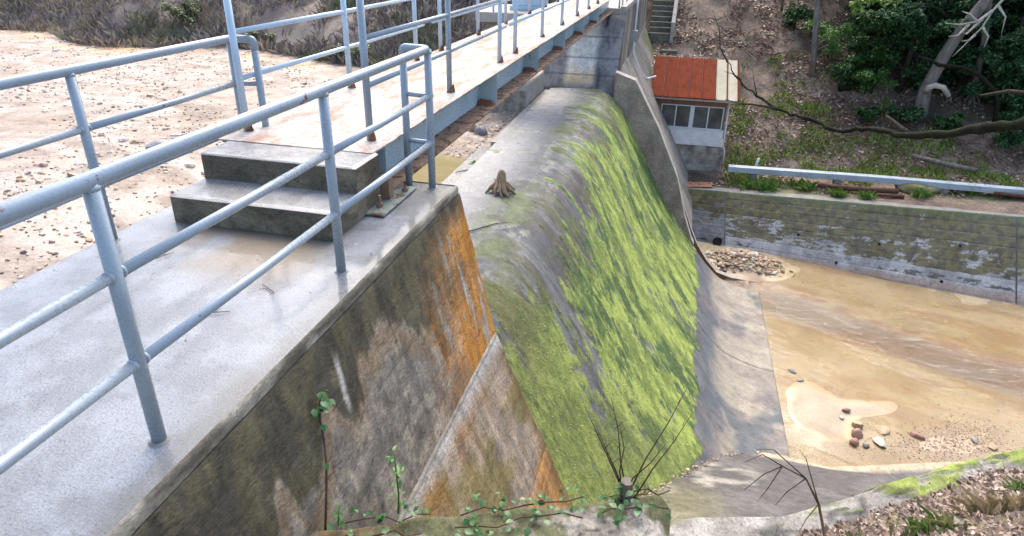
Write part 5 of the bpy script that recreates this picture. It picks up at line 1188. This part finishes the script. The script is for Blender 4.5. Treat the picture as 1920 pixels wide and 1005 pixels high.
T3 = [(11.72, 31.0, zh(11.7, 31)-0.4), (11.68, 31.0, -4.2), (11.60, 31.0, -2.81), (11.46, 31.0, -1.39), (11.19, 31.0, 0.16), (11.0, 31, 3.5)]
t3 = tree('evergreen_tree', 'thin dark trunk with splayed stilt roots right of the leaning tree', (11.7, 31, zh(11.7, 31)), T3, [0.16, 0.15, 0.13, 0.12, 0.11, 0.06], [((11.2, 31.3, 3.6), 1.6), ((10.2, 31.6, 2.6), 1.4), ((12.4, 31.4, 2.4), 1.4)], DARK, (0.14, 0.24), 14, 'bark_gray', None, 700)
for dx_, dy_ in ((-1.5, -0.2), (-0.7, -0.5), (0.1, -0.6), (0.6, -0.4), (-0.3, -0.7)):
    MB().tube([(11.64, 31.0, -3.1), (11.64+dx_*0.5, 31+dy_*0.5, -3.75), (11.64+dx_, 31+dy_, zh(11.64+dx_, 31+dy_)-0.1)], [0.05, 0.04, 0.025], 7).build('stilt_root', 'bark_gray', t3, True)
o = empty('fallen_branch', (10.4, 29.4, -4), 'crooked lichen-covered branch crossing before the leaning trunk', 'branch')
MB().tube([(8.79, 29.4, -1.82), (9.3, 29.4, -1.95), (9.59, 29.4, -2.10), (10.36, 29.4, -2.13), (10.8, 29.4, -2.25), (11.18, 29.4, -2.48), (11.78, 29.4, -2.94), (12.01, 29.4, -3.43), (12.1, 29.4, zh(12.1, 29.4)-0.1)], [0.04, 0.06, 0.07, 0.06, 0.075, 0.08, 0.085, 0.07, 0.09], 8).build('branch', 'bark_moss', o, True)
# evergreen thicket behind
thk = [(7.4, 34.2, 0.9, DARK), (8.7, 33.4, 1.2, MIDG), (9.6, 35.2, 1.5, DARK), (10.9, 33.8, 1.4, DARK), (12.4, 34.8, 1.6, DARK), (13.6, 32.6, 1.3, DARK), (14.6, 34.2, 1.7, DARK), (15.8, 32.4, 1.5, DARK), (8.2, 37.2, 1.5, DARK), (10.6, 37.4, 1.8, DARK), (13.2, 37.8, 1.9, DARK), (16.4, 36.8, 1.9, DARK), (6.6, 38.6, 1.5, DARK), (14.4, 30.7, 0.9, DARK), (13.0, 31.6, 1.0, DARK), (18, 34, 1.8, DARK), (8.0, 31.9, 0.8, MIDG), (9.0, 31.4, 0.8, DARK), (10.7, 31.6, 0.9, DARK), (12.4, 30.2, 0.8, DARK), (13.4, 29.7, 0.8, DARK), (15.2, 30.0, 1.0, DARK)]
tl = ['dark glossy evergreen in the thicket %s' % s for s in ('behind the slender pole tree', 'left of the leaning trunk, brighter green', 'above and behind the leaning trunk', 'directly behind the leaning trunk', 'behind the stilt-rooted trunk', 'right of the stilt-rooted trunk', 'at the upper right corner', 'at the right edge of the picture', 'high behind the pole tree', 'high behind the leaning trunk', 'high above the stilt-rooted trunk', 'farthest back at the upper right', 'at the top edge above the leafy slope', 'low at the right edge beside the overhanging branch', 'low beside the stilt roots', 'just beyond the right edge', 'nearest the pole tree, with mid-green leaves', 'close on the left of the leaning trunk', 'filling the gap right of the leaning trunk', 'low before the stilt roots', 'low at far right above the big branch', 'lowest at the right edge')]
for i, (x_, y_, r_, cl) in enumerate(thk):
    g = random.Random(600+i); z_ = zh(x_, y_); cls = []
    for k in range(15):
        h_ = g.uniform(0.2, 4.8)*(r_/1.5)**0.5; cls.append(((x_+g.gauss(0, r_*0.6), y_+g.gauss(0, r_*0.45)-0.2, z_+h_), r_*g.uniform(0.5, 0.75)))
    tree('evergreen_tree', tl[i], (x_, y_, z_), [(x_, y_, z_-0.3), (x_+0.1, y_, z_+1.6), (x_-0.1, y_+0.1, z_+3.4), (x_, y_, z_+5)], [0.15, 0.12, 0.09, 0.04], cls, cl, (0.10, 0.20), 20+i, 'bark_dark', 'evergreen thicket on the right-hand slope', 900)
# bright sprays and bushes nearer
bush = [((7.0, 31.4), 0.75, MIDG, 'mid-green leafy bush at the middle of the slope beside the thicket'), ((7.9, 31.0), 0.7, LITE, 'bright green bush left of the leaning trunk base'), ((6.3, 33.0), 0.9, LITE, 'bright leafy bush behind the slender pole tree'), ((8.9, 29.6), 0.55, DARK, 'dark low shrub under the hooked broken branch'), ((10.6, 29.2), 0.5, MIDG, 'small green shrub right of the leaning trunk base'), ((12.4, 28.6), 0.45, DARK, 'small dark shrub above the fallen logs at right'), ((4.9, 34.6), 0.7, MIDG, 'leafy shrub at the top of the slope near the thin pale tree'), ((7.6, 29.7), 0.35, MIDG, 'tiny shrub on the leaf-covered slope at centre'), ((13.2, 29.8), 0.8, DARK, 'dark bush at the right edge above the branch')]
for i, ((x_, y_), r_, cl, lab) in enumerate(bush):
    z_ = zh(x_, y_); cls = [((x_+NP.normal(0, r_*0.5), y_+NP.normal(0, r_*0.4), z_+r_*NP.uniform(0.4, 1.5)), r_*0.6) for k in range(6)]
    tree('bush', lab, (x_, y_, z_), [(x_, y_, z_-0.1), (x_, y_, z_+r_*1.2)], [0.04, 0.02], cls, cl, (0.10, 0.18), 60+i, 'bark_dark', 'bushes on the right-hand slope', 420, 'bush')
# overhanging spray of pale green leaves from a tree above the frame
x_, y_ = 7.2, 29.5; z_ = zh(x_, y_)
tree('evergreen_tree', 'pale green leaf spray hanging into the top edge above the slope', (8.4, 31.8, zh(8.4, 31.8)), [(8.4, 31.8, zh(8.4, 31.8)-0.3), (8.2, 31.2, 0.5), (7.6, 29.8, 2.4), (6.9, 28.0, 1.6)], [0.10, 0.09, 0.06, 0.02], [((6.3, 27.0, 0.45), 0.45), ((5.8, 27.1, 0.2), 0.35), ((6.9, 27.2, 0.35), 0.45), ((7.3, 27.6, 0.8), 0.5), ((6.4, 27.2, 1.0), 0.6)], [(0.15, 0.26, 0.05), (0.20, 0.31, 0.07), (0.12, 0.22, 0.045)], (0.14, 0.26), 90, 'bark_dark', None, 150)

# big overhanging branch, from a tree standing outside the frame on the near bank
tx_, ty_ = 6.6, 6.4; tz_ = bz(tx_, ty_)
ot = empty('overhanging_tree', (tx_, ty_, tz_), 'dark moss-grown bare branch reaching in from the right across the slope', 'tree')
MB().tube([(tx_, ty_, tz_-0.4), (tx_-0.05, ty_, -0.8), (tx_-0.1, ty_+0.1, 1.2), (tx_, ty_+0.2, 4.0)], [0.34, 0.27, 0.24, 0.15], 14).build('trunk', 'bark_moss', ot, True)
main = [(6.52, 6.5, 0.45), (5.6, 7.2, 0.46), (4.75, 7.86, 0.39), (4.12, 8.41, 0.20), (3.84, 8.63, 0.08), (3.6, 8.92, -0.03), (3.34, 9.2, -0.20), (2.97, 9.51, -0.33), (2.71, 10.0, -0.38), (2.45, 10.25, -0.47), (2.27, 10.49, -0.55), (2.0, 10.78, -0.48), (1.80, 10.95, -0.49), (1.58, 11.16, -0.44), (1.27, 11.53, -0.33), (0.97, 11.8, -0.14), (0.71, 11.86, 0.16)]
rr_ = [0.12, 0.10, 0.095, 0.09, 0.086, 0.082, 0.072, 0.060, 0.048, 0.042, 0.042, 0.037, 0.034, 0.029, 0.023, 0.017, 0.008]
mm_ = catmull(main, 4); r2_ = np.interp(np.linspace(0, len(main)-1, len(mm_)), range(len(main)), rr_)*0.70*(0.82+0.42*NP.random(len(mm_)))
mm_ = mm_+NP.normal(0, 0.014, mm_.shape)
MB().tube(mm_, r2_, 12).build('limb', 'bark_moss', ot, True)
for b_, r_ in (([(1.56, 11.16, -0.45), (1.43, 11.28, -0.44), (1.2, 11.5, -0.46), (1.02, 11.62, -0.49), (0.8, 11.7, -0.45)], 0.022), ([(3.0, 9.5, -0.32), (2.92, 9.65, -0.27), (2.82, 9.8, -0.20), (2.77, 9.9, -0.17)], 0.045), ([(0.97, 11.8, -0.14), (0.86, 11.8, -0.05), (0.72, 11.8, -0.02)], 0.012), ([(0.75, 11.86, 0.12), (0.6, 11.85, 0.35), (0.55, 11.9, 0.62), (0.4, 12.0, 0.9)], 0.012), ([(2.0, 10.78, -0.48), (1.93, 10.8, -0.53), (1.88, 10.8, -0.52)], 0.014), ([(1.27, 11.53, -0.33), (1.2, 11.5, -0.15), (1.12, 11.5, 0.1)], 0.010), ([(4.2, 8.35, 0.22), (4.0, 8.6, 0.42), (3.7, 8.9, 0.40), (3.5, 9.1, 0.30)], 0.05)):
    MB().tube(b_, [r_*(1-0.75*i/(len(b_)-1)) for i in range(len(b_))], 8).build('side_branch', 'bark_dark', ot, True)

# logs, stake, sheet, roots on the terrace
for k, (pts_, r_, mt, lab) in enumerate((([(5.38, 25.0, -5.86), (6.0, 24.95, -5.87), (6.7, 24.9, -5.86), (7.98, 24.85, -5.80)], 0.10, 'red_log', 'long reddish-brown log lying on the terrace above the wall'), ([(7.0, 24.62, -5.92), (8.1, 24.5, -5.86)], 0.06, 'red_log', 'short thin log just below the long reddish log'), ([(9.0, 27.6, -5.2), (10.2, 27.0, -5.3), (11.0, 26.8, -5.35)], 0.09, 'bark_gray', 'grey weathered log on the slope behind the beam'), ([(10.9, 24.8, -5.55), (13.2, 24.2, -5.4)], 0.07, 'red_log', 'thin log at the right edge below the beam'), ([(6.6, 31.0, zh(6.6, 31)+0.2), (7.8, 31.1, zh(7.8, 31.1)+0.25)], 0.14, 'bark_moss', 'mossy fallen log among roots in the middle of the slope'))):
    pts_ = [(x, y, max(z, zh(x, y)+r_*0.5)) for x, y, z in pts_]; o = MB().tube(pts_, [r_*RNG.uniform(0.85, 1.1) for _ in pts_], 10).build('log', mt, None, True); tag(o, lab, 'log')
o = MB().tube([(3.30, 26.75, zh(3.3, 26.75)-0.1), (3.42, 26.75, zh(3.3, 26.75)+0.62)], 0.045, 8).build('stake', 'white_plastic', None, True); tag(o, 'short leaning white stake on the slope right of the hut', 'stake')
xs = np.linspace(0.75, 1.75, 14); ys = np.linspace(24.95, 25.45, 8); V, X, Y, Z = sheet(xs, ys, lambda a, q: z_hill(a, q)+0.05+0.05*fbm(a*4, q*4, 341)); o = mk('metal_sheet', V, gridF(14, 8, True), 'orange_sheet', None, False); tag(o, 'rusty orange scrap sheet on the ground below the hut', 'sheet')

# litter, brush, grass ----------------------------------------------
LIT = [(0.25, 0.16, 0.105), (0.34, 0.235, 0.165), (0.16, 0.10, 0.062), (0.41, 0.305, 0.225), (0.29, 0.19, 0.13)]
g = np.random.default_rng(71); N = 40000
x_ = g.uniform(-1.5, 15, N); y_ = g.uniform(24.7, 40, N); keep_ = (y_ > 24.9-(x_-2.38)*0.157) & ~((x_ > -0.9) & (x_ < 2.1) & (y_ > 26.5) & (y_ < 28.8)) & (fbm(x_*0.8, y_*0.8, 351) > g.uniform(0.36, 0.56, N))
x_ = x_[keep_]; y_ = y_[keep_]; P = np.stack([x_, y_, z_far(x_, y_)+0.03], -1); V, C = cards_at(P, (0.08, 0.17), LIT, g, 0.6, 0.0)
o = mk('leaf_litter', V, quads(len(V)//4), 'dry_card', None, False, C); tag(o, 'brown fallen leaves covering the slope behind the hut', 'leaf litter', kind='stuff')
N = 24000; x_ = g.uniform(0.3, 5.2, N); y_ = cy(x_)-0.20-g.random(N)**1.3*2.2; keep_ = (fbm(x_*1.6, y_*1.6, 353)+0.25*ss(0.6, 1.4, x_) > 0.45); x_ = x_[keep_]; y_ = y_[keep_]
P = np.stack([x_, y_, bank_z(x_, y_)+0.012], -1); V, C = cards_at(P, (0.018, 0.070), [(0.15, 0.10, 0.07), (0.20, 0.14, 0.10), (0.10, 0.066, 0.045), (0.27, 0.20, 0.155), (0.17, 0.12, 0.085), (0.34, 0.26, 0.215)], g, 0.5, 0.0)
o = mk('leaf_litter', V, quads(len(V)//4), 'dry_card', None, False, C); tag(o, 'curled brown leaves and twigs on the near bank at lower right', 'leaf litter', kind='stuff')
def blades(P, h, wd, cols, g, lean=0.5, curve=0.3):
    n = len(P); a = g.uniform(0, 6.3, n); L = g.uniform(*h, n); ln = g.normal(0, lean, n)
    t = np.stack([np.cos(a)*np.sin(ln), np.sin(a)*np.sin(ln), np.abs(np.cos(ln))], -1); s_ = np.stack([-np.sin(a), np.cos(a), 0*a], -1)*wd
    mid = P+t*(L*0.55)[:, None]; tip = mid+(t+np.stack([np.cos(a), np.sin(a), 0*a-0.6], -1)*curve)*(L*0.45)[:, None]
    V = np.stack([P-s_, P+s_, mid+s_*0.7, tip, mid-s_*0.7], 1).reshape(-1, 3); cl = np.asarray(cols)[g.integers(len(cols), size=n)]*g.uniform(0.7, 1.3, (n, 1))
    return V, np.repeat(cl, 5, 0), [(5*i, 5*i+1, 5*i+2, 5*i+3, 5*i+4) for i in range(n)]
# dry brush over the far reservoir bank
N = 120000; x_ = -4.2-g.random(N)**1.05*36; y_ = toe(x_)-0.2+g.random(N)**1.2*17
kk = fbm(x_*0.9, y_*0.9, 361); keep_ = kk > g.uniform(0.30, 0.56, N); x_ = x_[keep_]; y_ = y_[keep_]; P = np.stack([x_, y_, z_res(x_, y_)-0.02], -1)
tone = fbm(x_*0.5, y_*0.5, 363); V, C, F = blades(P, (0.15, 0.55), 0.0065, [(0.23, 0.18, 0.16), (0.31, 0.25, 0.19), (0.18, 0.145, 0.145), (0.42, 0.34, 0.24)], g, 0.6, 0.6)
C = C*np.repeat(0.7+0.7*tone, 5)[:, None]; C = mixc(C, np.array((0.34, 0.28, 0.18)), np.repeat(ss(0.55, 0.68, fbm(x_*0.7, y_*0.7, 365)), 5)*0.6)
C = mixc(C, np.array((0.10, 0.13, 0.045)), np.repeat(ss(0.60, 0.70, fbm(x_*0.6+9, y_*0.6, 367)), 5)*0.7)
o = mk('dry_brush', V, F, 'dry_card', None, False, C); tag(o, 'dense dry purplish-brown brush and grass on the far reservoir bank', 'brush', kind='stuff')
for i, (x_, y_, r_, lab) in enumerate(((-17.8, 22.4, 0.6, 'green low bush in the dry brush at upper left'), (-15.2, 22.4, 0.55, 'dark green bush at the foot of the brush near the tall railing post'), (-10.2, 20.4, 0.5, 'small green shrub between the two bridge railings'), (-27.5, 25.0, 0.8, 'green shrub at the left edge of the brush'), (-7.2, 24.0, 0.8, 'olive shrub on the bank behind the footbridge'), (-5.9, 21.6, 0.6, 'grass-green shrub on the bank near the gate platform'))):
    z_ = float(z_res(x_, y_)); cls = [((x_+NP.normal(0, r_*0.6), y_+NP.normal(0, r_*0.5), z_+r_*NP.uniform(0.2, 0.9)), r_*0.55) for k in range(5)]
    tree('bush', lab, (x_, y_, z_), [(x_, y_, z_-0.1), (x_, y_, z_+r_)], [0.03, 0.015], cls, [(0.10, 0.13, 0.05), (0.07, 0.11, 0.04), (0.14, 0.15, 0.07)], (0.08, 0.16), 140+i, 'bark_dark', 'green bushes in the dry brush', 260, 'bush')
# ground cover on the hill and terrace tufts
N = 26000; x_ = g.uniform(2.2, 12, N); y_ = g.uniform(25.0, 33, N); gm = ss(0.36, 0.50, fbm(x_*0.55+3, y_*0.55, 75))*ss(2.2, 3.0, x_)*ss(7.5, 5.0, x_)*ss(27.3, 28.5, y_)*ss(33, 31, y_); gm = np.maximum(gm, ss(0.46, 0.58, fbm(x_*0.9, y_*0.9, 77))*ss(25, 25.4, y_)*ss(28.6, 27, y_)*0.8); gm = np.maximum(gm, ss(0.54, 0.64, fbm(x_*0.7+20, y_*0.7, 79))*ss(27.5, 28.5, y_)*0.6)
keep_ = g.random(N) < gm; x_ = x_[keep_]; y_ = y_[keep_]; P = np.stack([x_, y_, z_far(x_, y_)], -1); V, C, F = blades(P, (0.12, 0.34), 0.018, [(0.22, 0.30, 0.055), (0.32, 0.40, 0.09), (0.15, 0.21, 0.045)], g, 0.9, 0.6)
o = mk('ground_cover', V, F, 'leaf_card', None, False, C); tag(o, 'yellow-green undergrowth on the slope right of the hut', 'undergrowth', kind='stuff')
tl = ['grass tuft nearest the hut on the terrace above the mossy wall', 'largest bright grass tuft on the terrace, second from the hut', 'grass tuft left of the long reddish log', 'grass tuft in front of the long reddish log', 'low grass tuft near the right end of the long log', 'grass tuft below the mossy boulder', 'grass tuft right of the mossy boulder']
for i, (x_, y_, r_) in enumerate(((3.04, 25.23, 0.28), (3.66, 25.05, 0.38), (5.0, 25.15, 0.28), (6.01, 24.55, 0.25), (6.9, 24.45, 0.22), (8.6, 24.75, 0.26), (10.3, 25.2, 0.3))):
    e = empty('grass_tuft', (x_, y_, zh(x_, y_)), tl[i], 'grass', 'grass tufts on the terrace'); n_ = 150
    P = np.stack([x_+g.normal(0, r_*0.4, n_), y_+g.normal(0, r_*0.35, n_), np.full(n_, zh(x_, y_))], -1); P[:, 2] = z_far(P[:, 0], P[:, 1])
    V, C, F = blades(P, (r_*0.8, r_*1.7), 0.012, [(0.16, 0.27, 0.05), (0.22, 0.34, 0.07), (0.12, 0.20, 0.04)], g, 0.6, 0.7); mk('blades', V, F, 'leaf_card', e, False, C)
tl = ['green grass tuft on the near bank at the bottom edge', 'pale straw-coloured grass tuft at the lower right', 'small green tuft at the lower right corner', 'sparse tuft beside the mossy coping', 'small tuft near the dead forked branch']
for i, (x_, y_, r_, pale) in enumerate(((2.05, 3.95, 0.13, 0), (2.55, 4.25, 0.15, 1), (2.95, 4.15, 0.12, 0), (3.05, 4.85, 0.09, 0), (1.62, 3.95, 0.07, 0))):
    e = empty('grass_tuft', (x_, y_, bz(x_, y_)), tl[i], 'grass', 'grass tufts on the near bank'); n_ = 110
    P = np.stack([x_+g.normal(0, r_*0.5, n_), y_+g.normal(0, r_*0.4, n_), np.zeros(n_)], -1); P[:, 2] = bank_z(P[:, 0], P[:, 1])
    V, C, F = blades(P, (r_*0.6, r_*1.6), 0.0022, [(0.50, 0.42, 0.27), (0.40, 0.33, 0.20)] if pale else [(0.14, 0.26, 0.07), (0.20, 0.33, 0.09), (0.34, 0.32, 0.15)], g, 0.7, 0.8); mk('blades', V, F, 'leaf_card', e, False, C)
# roots and brushwood tangles on the slope, one mass
q = MB(); rg = random.Random(77)
for k in range(150):
    cx_, cy2 = rg.choice(((7.4, 30.3), (8.6, 29.2), (6.4, 29.0), (10.8, 28.2), (3.6, 33.0), (2.6, 34.4))); x0_ = cx_+rg.gauss(0, 0.8); y0_ = cy2+rg.gauss(0, 0.6); a_ = rg.uniform(0, 6.3); l_ = rg.uniform(0.4, 1.3)
    P_ = []
    for j in range(4):
        t_ = j/3; xx_ = x0_+l_*t_*math.cos(a_); yy_ = y0_+l_*t_*math.sin(a_); P_.append((xx_, yy_, zh(xx_, yy_)+0.06+0.14*math.sin(t_*3.1)*rg.random()+0.05))
    q.tube(P_, [0.022, 0.018, 0.014, 0.006], 5)
o = q.build('brushwood', 'red_log', None, True); tag(o, 'tangle of dead twigs and roots on the leafy slope', 'brushwood', kind='stuff')

pts = []
for i in range(130):
    y_ = NP.uniform(0.8, 5.0); x_ = NP.uniform(-3.55, -1.74) if i % 3 else -1.74-abs(NP.normal(0, 0.10))
    if -3.38 < x_ < -2.10 and y_ > 3.70: continue
    pts.append((x_, y_, 0.005, NP.choice((0.0015, 0.002, 0.003, 0.0045))))
gravel('grit', pts, 'dark grit and leaf crumbs sprinkled over the wet slab', [(0.05, 0.04, 0.03), (0.09, 0.07, 0.05), (0.20, 0.17, 0.13)])
